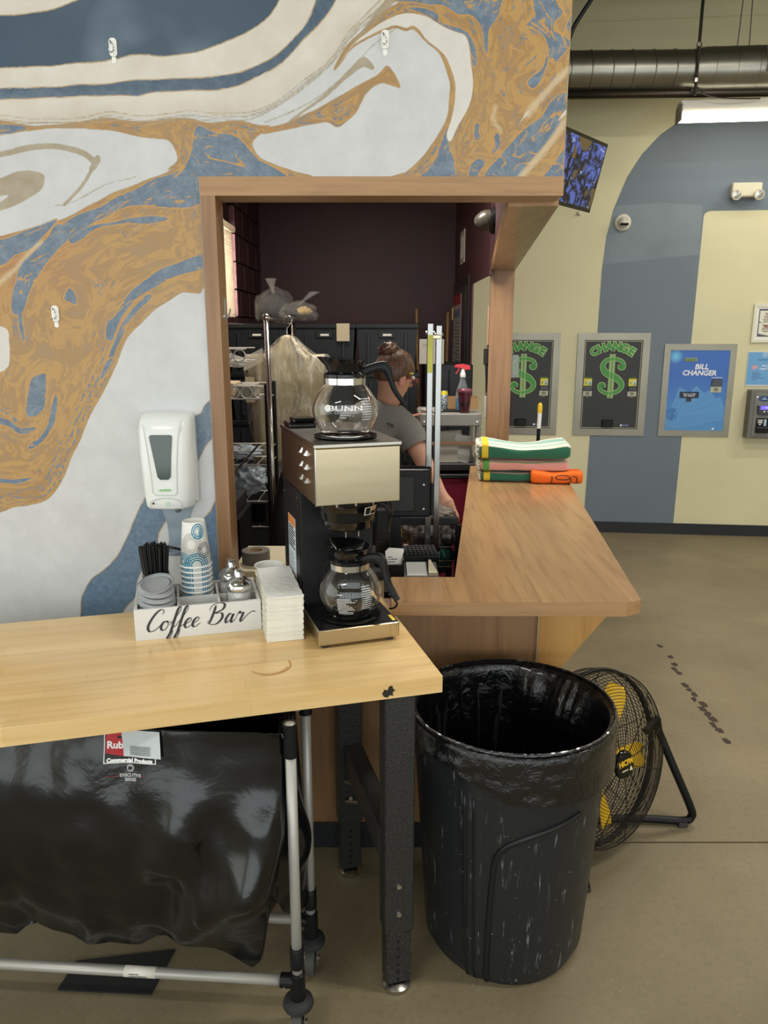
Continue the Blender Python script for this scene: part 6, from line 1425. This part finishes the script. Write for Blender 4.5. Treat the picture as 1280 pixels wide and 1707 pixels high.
lump('film_bundle', 'bluish plastic sacks heaped between the lower shelf bars', 'bag', (-.76, 4.20, .915), (.10, .09, .070), fb_, 7, .5, 14)
o = B((0, 0, 0), (.12, .2, .13), .01).obj('dark_box', black_p); o.location = (-.76, 4.09, .6785); tag(o, 'black box on the lower wire shelf', 'box')
o = B((0, 0, 0), (.16, .2, .12), .01).obj('dark_crate', mat('crate_dark', '22282c', .5)); o.location = (-.95, 4.09, .6785); tag(o, 'dark crate on the bottom wire tier beside the black box', 'crate')
PR = thing('office_printer', 'black office machine low behind the wooden frame', 'printer', (-.90, 3.5, 0)); B((0, 0, 0), (.22, .35, .86), .01).obj('printer_body', black_p, PR); B((-.01, -.012, .86), (.20, .34, .93), .006).obj('printer_lid', mat('panel_black', '1d1e20', .5), PR); B((.02, -.06, .62), (.17, 0, .635)).obj('paper_tray', mat('tray_grey', '5c5b56', .5), PR)
# garment rack, hanger and covered jacket
GR = thing('garment_rack', 'chrome garment rack with a ball finial by the shelving', 'rack', (-.582, 4.0, 0))
m = M(); m.tube([(0, 0, 0), (-.012, 0, 1.765)], .0125, 12); m.obj('post', chrome, GR, True); M().ball((-.012, 0, 1.778), .021, 10).obj('finial', chrome, GR, True)
m = M(); m.tube([(0.01, 1.0, 0), (0.01, 1.0, 1.76)], .0125, 12); m.obj('post', chrome, GR, True); m = M(); m.tube([(-.012, 0, 1.768), (0.01, 1.0, 1.765)], .011, 12); m.obj('hanging_rail', mat('rail_dark', '4a4642', .3, .7), GR, True); B((-.03, -.03, 0), (.04, 1.03, .02)).obj('base', black_p, GR)
jm = mat('jacket_tan', '9a8c68', .85, vary=.08, vscale=6, bump=(30, .3))
def jacket(name, mt, gx, gy, off, seed, zb, par):
    m = M(); rings = []
    for j in range(40):
        t = j/39; z = 1.70-(1.70-zb)*t
        hw = np.interp(z, [.86, 1.0, 1.15, 1.35, 1.50, 1.58, 1.64, 1.68, 1.70], [.15, .165, .185, .20, .222, .226, .14, .075, .05])+gx
        dp_ = np.interp(z, [.9, 1.45, 1.6, 1.7], [.075, .09, .075, .045])+gy; ring = []
        for k in range(64):
            a = 2*pi*k/64; fx = math.copysign(abs(math.cos(a))**.75, math.cos(a)); fold_ = .016*noise.noise((fx*7+seed, z*1.1, math.sin(a)))+.008*noise.noise((fx*16, z*2, seed))
            ring.append((fx*hw+(.02*noise.noise((z*5, seed, 0)) if off else 0)+(-.035*t), math.sin(a)*(dp_+fold_*2), z-(.05*abs(fx)**2 if z > 1.6 else 0)+.0))
        rings.append(ring)
    m.rings(rings, True, True); return m.obj(name, mt, par, True)
JK = thing('covered_jacket', 'tan jacket in a clear dry cleaning bag hanging on the rack', 'garment', (-.552, 4.5, -.01))
jacket('jacket', jm, 0, 0, 0, 3, .98, JK); 
fm2 = NT('dry_clean_film'); v = fm2.coord((1, 1, .35)); fm2.set(fm2.b, 'Base Color', lin('e2ddcc')); fm2.b.inputs['Roughness'].default_value = .18; fm2.b.inputs['Specular IOR Level'].default_value = .9
fm2.set(fm2.b, 'Alpha', fm2.math('ADD', fm2.math('MULTIPLY', fm2.ramp(fm2.noise(v, 14, 4, .6, 1.5), .48, .72), .5), .12)); fm2.bump(fm2.noise(v, 26, 4, .6, 1.2), .8, .01)
jacket('film_cover', fm2.m, .028, .03, 1, 9, .86, JK)
m = M(); m.tube(smooth_path([(0, 0, 1.70), (.0, 0, 1.735), (.016, .0, 1.755), (.03, 0, 1.785), (.008, 0, 1.806), (-.012, 0, 1.79)], 4), .0032, 6); m.obj('hanger_hook', chrome, JK, True); B((-.225, -.14, 1.33), (-.175, -.136, 1.47)).obj('paper_ticket', mat('tag_cream', 'b9ad90', .7), JK)
m = M(); m.grid(10, 6, lambda u, t: (-.235+.11*u+.0, -.118, 1.50+.075*t+.055*u)); m.obj('printed_panel', mat('film_print', 'cfc9b6', .5, alpha=.6), JK)
# office chair with a tall curved back
OC = thing('office_chair', 'black leather office chair with a tall curved back behind the brewer', 'chair', (-.36, 3.25, 0))
lea = mat('black_leather', '1c1c1d', .38, bump=(90, .15)); m = M(); rings = []
for i in range(25):
    t = i/24; z = .50+.68*t; y = .10-.10*t+.12*math.sin(pi*t)*-.6; hw = np.interp(t, [0, .5, .8, .93, 1], [.17, .14, .105, .08, .03]); x = -.0
    rings.append([(x+hw*math.copysign(abs(math.cos(a))**.7, math.cos(a)), y+(.045 if t < .95 else .03)*math.sin(a), z) for a in [2*pi*k/28 for k in range(28)]])
m.rings(rings); m.obj('backrest', lea, OC, True)
M().prism(rrect(.46, .46, .08, 5, .0, -.12), .42, .52, 'z', .03).obj('seat', lea, OC, 40); M().cyl((0, -.12, .08), (0, -.12, .42), .03).obj('gas_lift', black_p, OC)
for k in range(5):
    a = 2*pi*k/5+.3; o = M().tube([(0, -.12, .09), (.28*math.cos(a), -.12+.28*math.sin(a), .065)], [.025, .016], 8).obj('base_leg', black_p, OC); M().tube([(.28*math.cos(a)-.01, -.12+.28*math.sin(a), .027), (.28*math.cos(a)+.01, -.12+.28*math.sin(a), .027)], .027, 14).obj('caster', black_p, o)

# ================================================================ the worker
PE = thing('person', 'person in a grey T-shirt bending over the washing hamper, hair tied up', 'person', (0, 0, 0))
skin_m = mat('skin', 'b98a72', .55, vary=.05, vscale=20)
nodes = [(-.20, 3.62, .93, .135, .11), (-.15, 3.60, 1.08, .125, .10), (-.08, 3.56, 1.22, .135, .10), (-.02, 3.53, 1.32, .10, .085), (.012, 3.515, 1.385, .052, .055), (.032, 3.505, 1.44, .056, .062), (.045, 3.50, 1.50, .074, .088), (.048, 3.50, 1.56, .076, .090), (.045, 3.51, 1.61, .05, .06),
 (.095, 3.47, 1.30, .062), (.150, 3.42, 1.20, .047), (.198, 3.36, 1.105, .040), (.232, 3.33, 1.045, .034), (.254, 3.31, 1.008, .026), (.266, 3.305, .986, .028, .040), (.277, 3.30, .962, .024, .042),
 (-.16, 3.60, 1.30, .065), (-.22, 3.52, 1.18, .048), (-.16, 3.38, 1.07, .038), (-.04, 3.36, 1.02, .026), (.03, 3.36, .995, .03, .02),
 (-.28, 3.64, .80, .085), (-.28, 3.66, .48, .058), (-.28, 3.70, .10, .042), (-.28, 3.60, .04, .04), (-.12, 3.62, .80, .085), (-.11, 3.64, .48, .058), (-.11, 3.69, .10, .042), (-.11, 3.58, .04, .04)]
edges = [(0, 1), (1, 2), (2, 3), (3, 4), (4, 5), (5, 6), (6, 7), (7, 8), (3, 9), (9, 10), (10, 11), (11, 12), (12, 13), (13, 14), (14, 15), (3, 16), (16, 17), (17, 18), (18, 19), (19, 20), (0, 21), (21, 22), (22, 23), (23, 24), (0, 25), (25, 26), (26, 27), (27, 28)]
def fing(base, chain, r0):
    prev = base
    for i, p in enumerate(chain): nodes.append((*p, r0*(1-.13*i))); edges.append((prev, len(nodes)-1)); prev = len(nodes)-1
for k, (dx, ln) in enumerate(((-.022, .9), (-.006, 1.06), (.010, 1.0), (.024, .82))):
    fing(15, [(.281+dx*1.2, 3.290, .944), (.286+dx*1.45, 3.268, .946-.026*ln), (.287+dx*1.5, 3.262, .946-.050*ln), (.285+dx*1.4, 3.274, .946-.066*ln)], .0105)
fing(14, [(.240, 3.284, .966), (.230, 3.264, .944), (.234, 3.258, .922)], .0118)
for k in range(4): fing(20, [(.05+.0, 3.345+.013*k, .985), (.075, 3.345+.013*k, .972), (.088, 3.345+.013*k, .955)], .009)
fing(20, [(.04, 3.33, .975), (.058, 3.318, .962)], .010)
body_ = skin_body('body', nodes, edges, skin_m, PE, 2, 0)
shirt_m = mat('shirt_grey', '716e69', .9, vary=.06, vscale=10, bump=(28, .35))
bm = bmesh.new(); bm.from_mesh(body_.data); bm.normal_update()
def along(p, a, b): d = (Vector(b)-Vector(a)); L = d.length; return (p-Vector(a)).dot(d)/L
def in_shirt(p):
    if p.z < .90 or p.z > 1.40-.38*(p.x-.0): return False
    if p.x > .05 and along(p, (.095, 3.47, 1.30), (.198, 3.36, 1.105)) > .125: return False
    if p.y < 3.46 and p.z < 1.26 and p.x < -.0 and along(p, (-.16, 3.60, 1.30), (-.22, 3.52, 1.18)) > .12 and p.x < -.14: return False
    if p.y < 3.43 and p.x < .06 and p.z < 1.16: return False
    return True
bmesh.ops.subdivide_edges(bm, edges=bm.edges[:], cuts=1, use_grid_fill=True, smooth=.4); bm.normal_update()
new = {v: v.co+v.normal*(.011+.010*max(0, along(v.co, (.095, 3.47, 1.30), (.198, 3.36, 1.105)))/.125*(v.co.x > .05)+.007*noise.noise((v.co.x*16, v.co.y*9, v.co.z*13))) for v in bm.verts}
bmesh.ops.delete(bm, geom=[v for v in bm.verts if not in_shirt(v.co)], context='VERTS')
for v in bm.verts: v.co = new[v]
ts = M(); ts.bm.free(); ts.bm = bm; ts.obj('t_shirt', shirt_m, PE, True)
sh_ = bpy.data.objects['t_shirt']; bpy.context.view_layer.update()
def onshirt(x, y, z):
    p = Vector((.030+x*.93+y*.12, 3.30, 1.318+y-.30*x)); ok, lo_, no_, _ = sh_.ray_cast(p, Vector((-.02, 1, -.08))); return (lo_ if ok else p+Vector((0, .12, 0)))+Vector((0, -.0015-z, 0))
text('shirt_print', 'ge', .034, mat('shirt_ink', '35322f', .8), PE, (0, 0, 0), sx=1.1, off=.0006, warp=onshirt)
pn = [(-.20, 3.625, .92, .15, .125), (-.28, 3.64, .78, .098), (-.28, 3.66, .48, .072), (-.28, 3.70, .10, .06), (-.12, 3.62, .78, .098), (-.11, 3.64, .48, .072), (-.11, 3.69, .10, .06)]
skin_body('trousers', pn, [(0, 1), (1, 2), (2, 3), (0, 4), (4, 5), (5, 6)], black_m, PE, 2, 0)
# head details: ears, nose, lips, eyes; the face turns down and to the right, away from the camera
hc = Vector((.046, 3.50, 1.53)); fwd = Vector((.80, .48, -.36)).normalized(); up = (Vector((0, 0, 1))-fwd*fwd.z).normalized(); rt = fwd.cross(up)
hp_ = lambda f, r_, u_: hc+fwd*f+rt*r_+up*u_
for s_ in (-1, 1):
    m = M(); m.ball((0, 0, 0), 1, 10); o_ = hp_(.005, s_*.074, -.028); m.move(lambda p: o_+fwd*(p.x*.016)+rt*(s_*.004+p.y*.008)+up*(p.z*.028)); m.obj('ear', mat('skin_pink', 'c08472', .55), PE, True)
    m = M(); e_ = hp_(.083, s_*.03, .006); m.ball(e_, .011, 8); m.obj('eye', mat('eye_white', 'e9e6e0', .3), PE, True)
m = M(); m.tube([hp_(.085, 0, .005), hp_(.103, 0, -.022), hp_(.092, 0, -.030)], [.007, .012, .009], 8); m.obj('nose', skin_m, PE, True)
m = M(); m.tube([hp_(.080, -.02, -.056), hp_(.088, 0, -.054), hp_(.080, .02, -.056)], [.003, .006, .003], 8); m.obj('mouth', mat('lips', 'a5645a', .5), PE, True)
hair_m = NT('brown_hair'); v = hair_m.coord((1, 1, .3)); hair_m.set(hair_m.b, 'Base Color', hair_m.mix(hair_m.ramp(hair_m.noise(v, 70, 4, .7, .5), .35, .7), '331f15', '77523a')); hair_m.b.inputs['Roughness'].default_value = .42; hair_m.bump(hair_m.noise(v, 130, 3), .5, .006); hair_m = hair_m.m
m = M(); rings = []
for i in range(19):
    th_a = pi*i/18*.74; ring = []
    for k in range(36):
        a = 2*pi*k/36; front = math.cos(a); th2 = th_a*(1-.52*max(0, front)**1.2-.12*max(0, 1-abs(front))); d_ = Vector((0, 0, 0))+fwd*(math.sin(th2)*math.cos(a)*.094)+rt*(math.sin(th2)*math.sin(a)*.083)+up*(math.cos(th2)*.098)
        ring.append(hc+Vector((0, 0, .008))+d_*(1+.05*noise.noise((a*6, th2*3, 1))+.025*noise.noise((a*20, th2*2, 4))))
    rings.append(ring)
m.rings(rings, True, False); m.obj('hair', hair_m, PE, True, thick=.004)
m = M(); bc = hp_(-.055, -.01, .082); m.ball((0, 0, 0), 1, 18); m.move(lambda p: bc+Vector((p.x*.045, p.y*.045, p.z*.036))*(1+.28*noise.noise((p.x*3, p.y*3, p.z*3))+.15*abs(noise.noise((p.x*8, p.y*8, p.z*8))))); m.obj('hair_bun', hair_m, PE, True)
m = M()
for k in range(14):
    rr = random.Random(k); p0 = hp_(rr.uniform(-.08, .06), rr.uniform(-.07, .08), rr.uniform(.02, .09)); m.tube([p0, p0+Vector((rr.uniform(-.02, .05), -.01, rr.uniform(-.02, .04)))], [.002, .0006], 4)
m.obj('loose_strands', hair_m, PE)
m = M(); m.box((-.012, -.004, -.004), (.012, .004, .004), .001); m.xf(Matrix.Translation(hp_(.035, .080, .014))); m.obj('hair_clip', mat('clip_yellow', 'cfc03a', .4), PE)
m = M(); m.tube([hp_(.02, .082, -.012), hp_(.06, .076, -.006), hp_(.095, .055, -.006)], .0025, 6); m.tube([hp_(.095, .055-.02*(1-math.cos(a)), -.006+.016*math.sin(a)) for a in [2*pi*k/14 for k in range(14)]], .0025, 6, closed=True); m.obj('glasses', mat('glasses_red', '8e2f38', .35), PE, True)
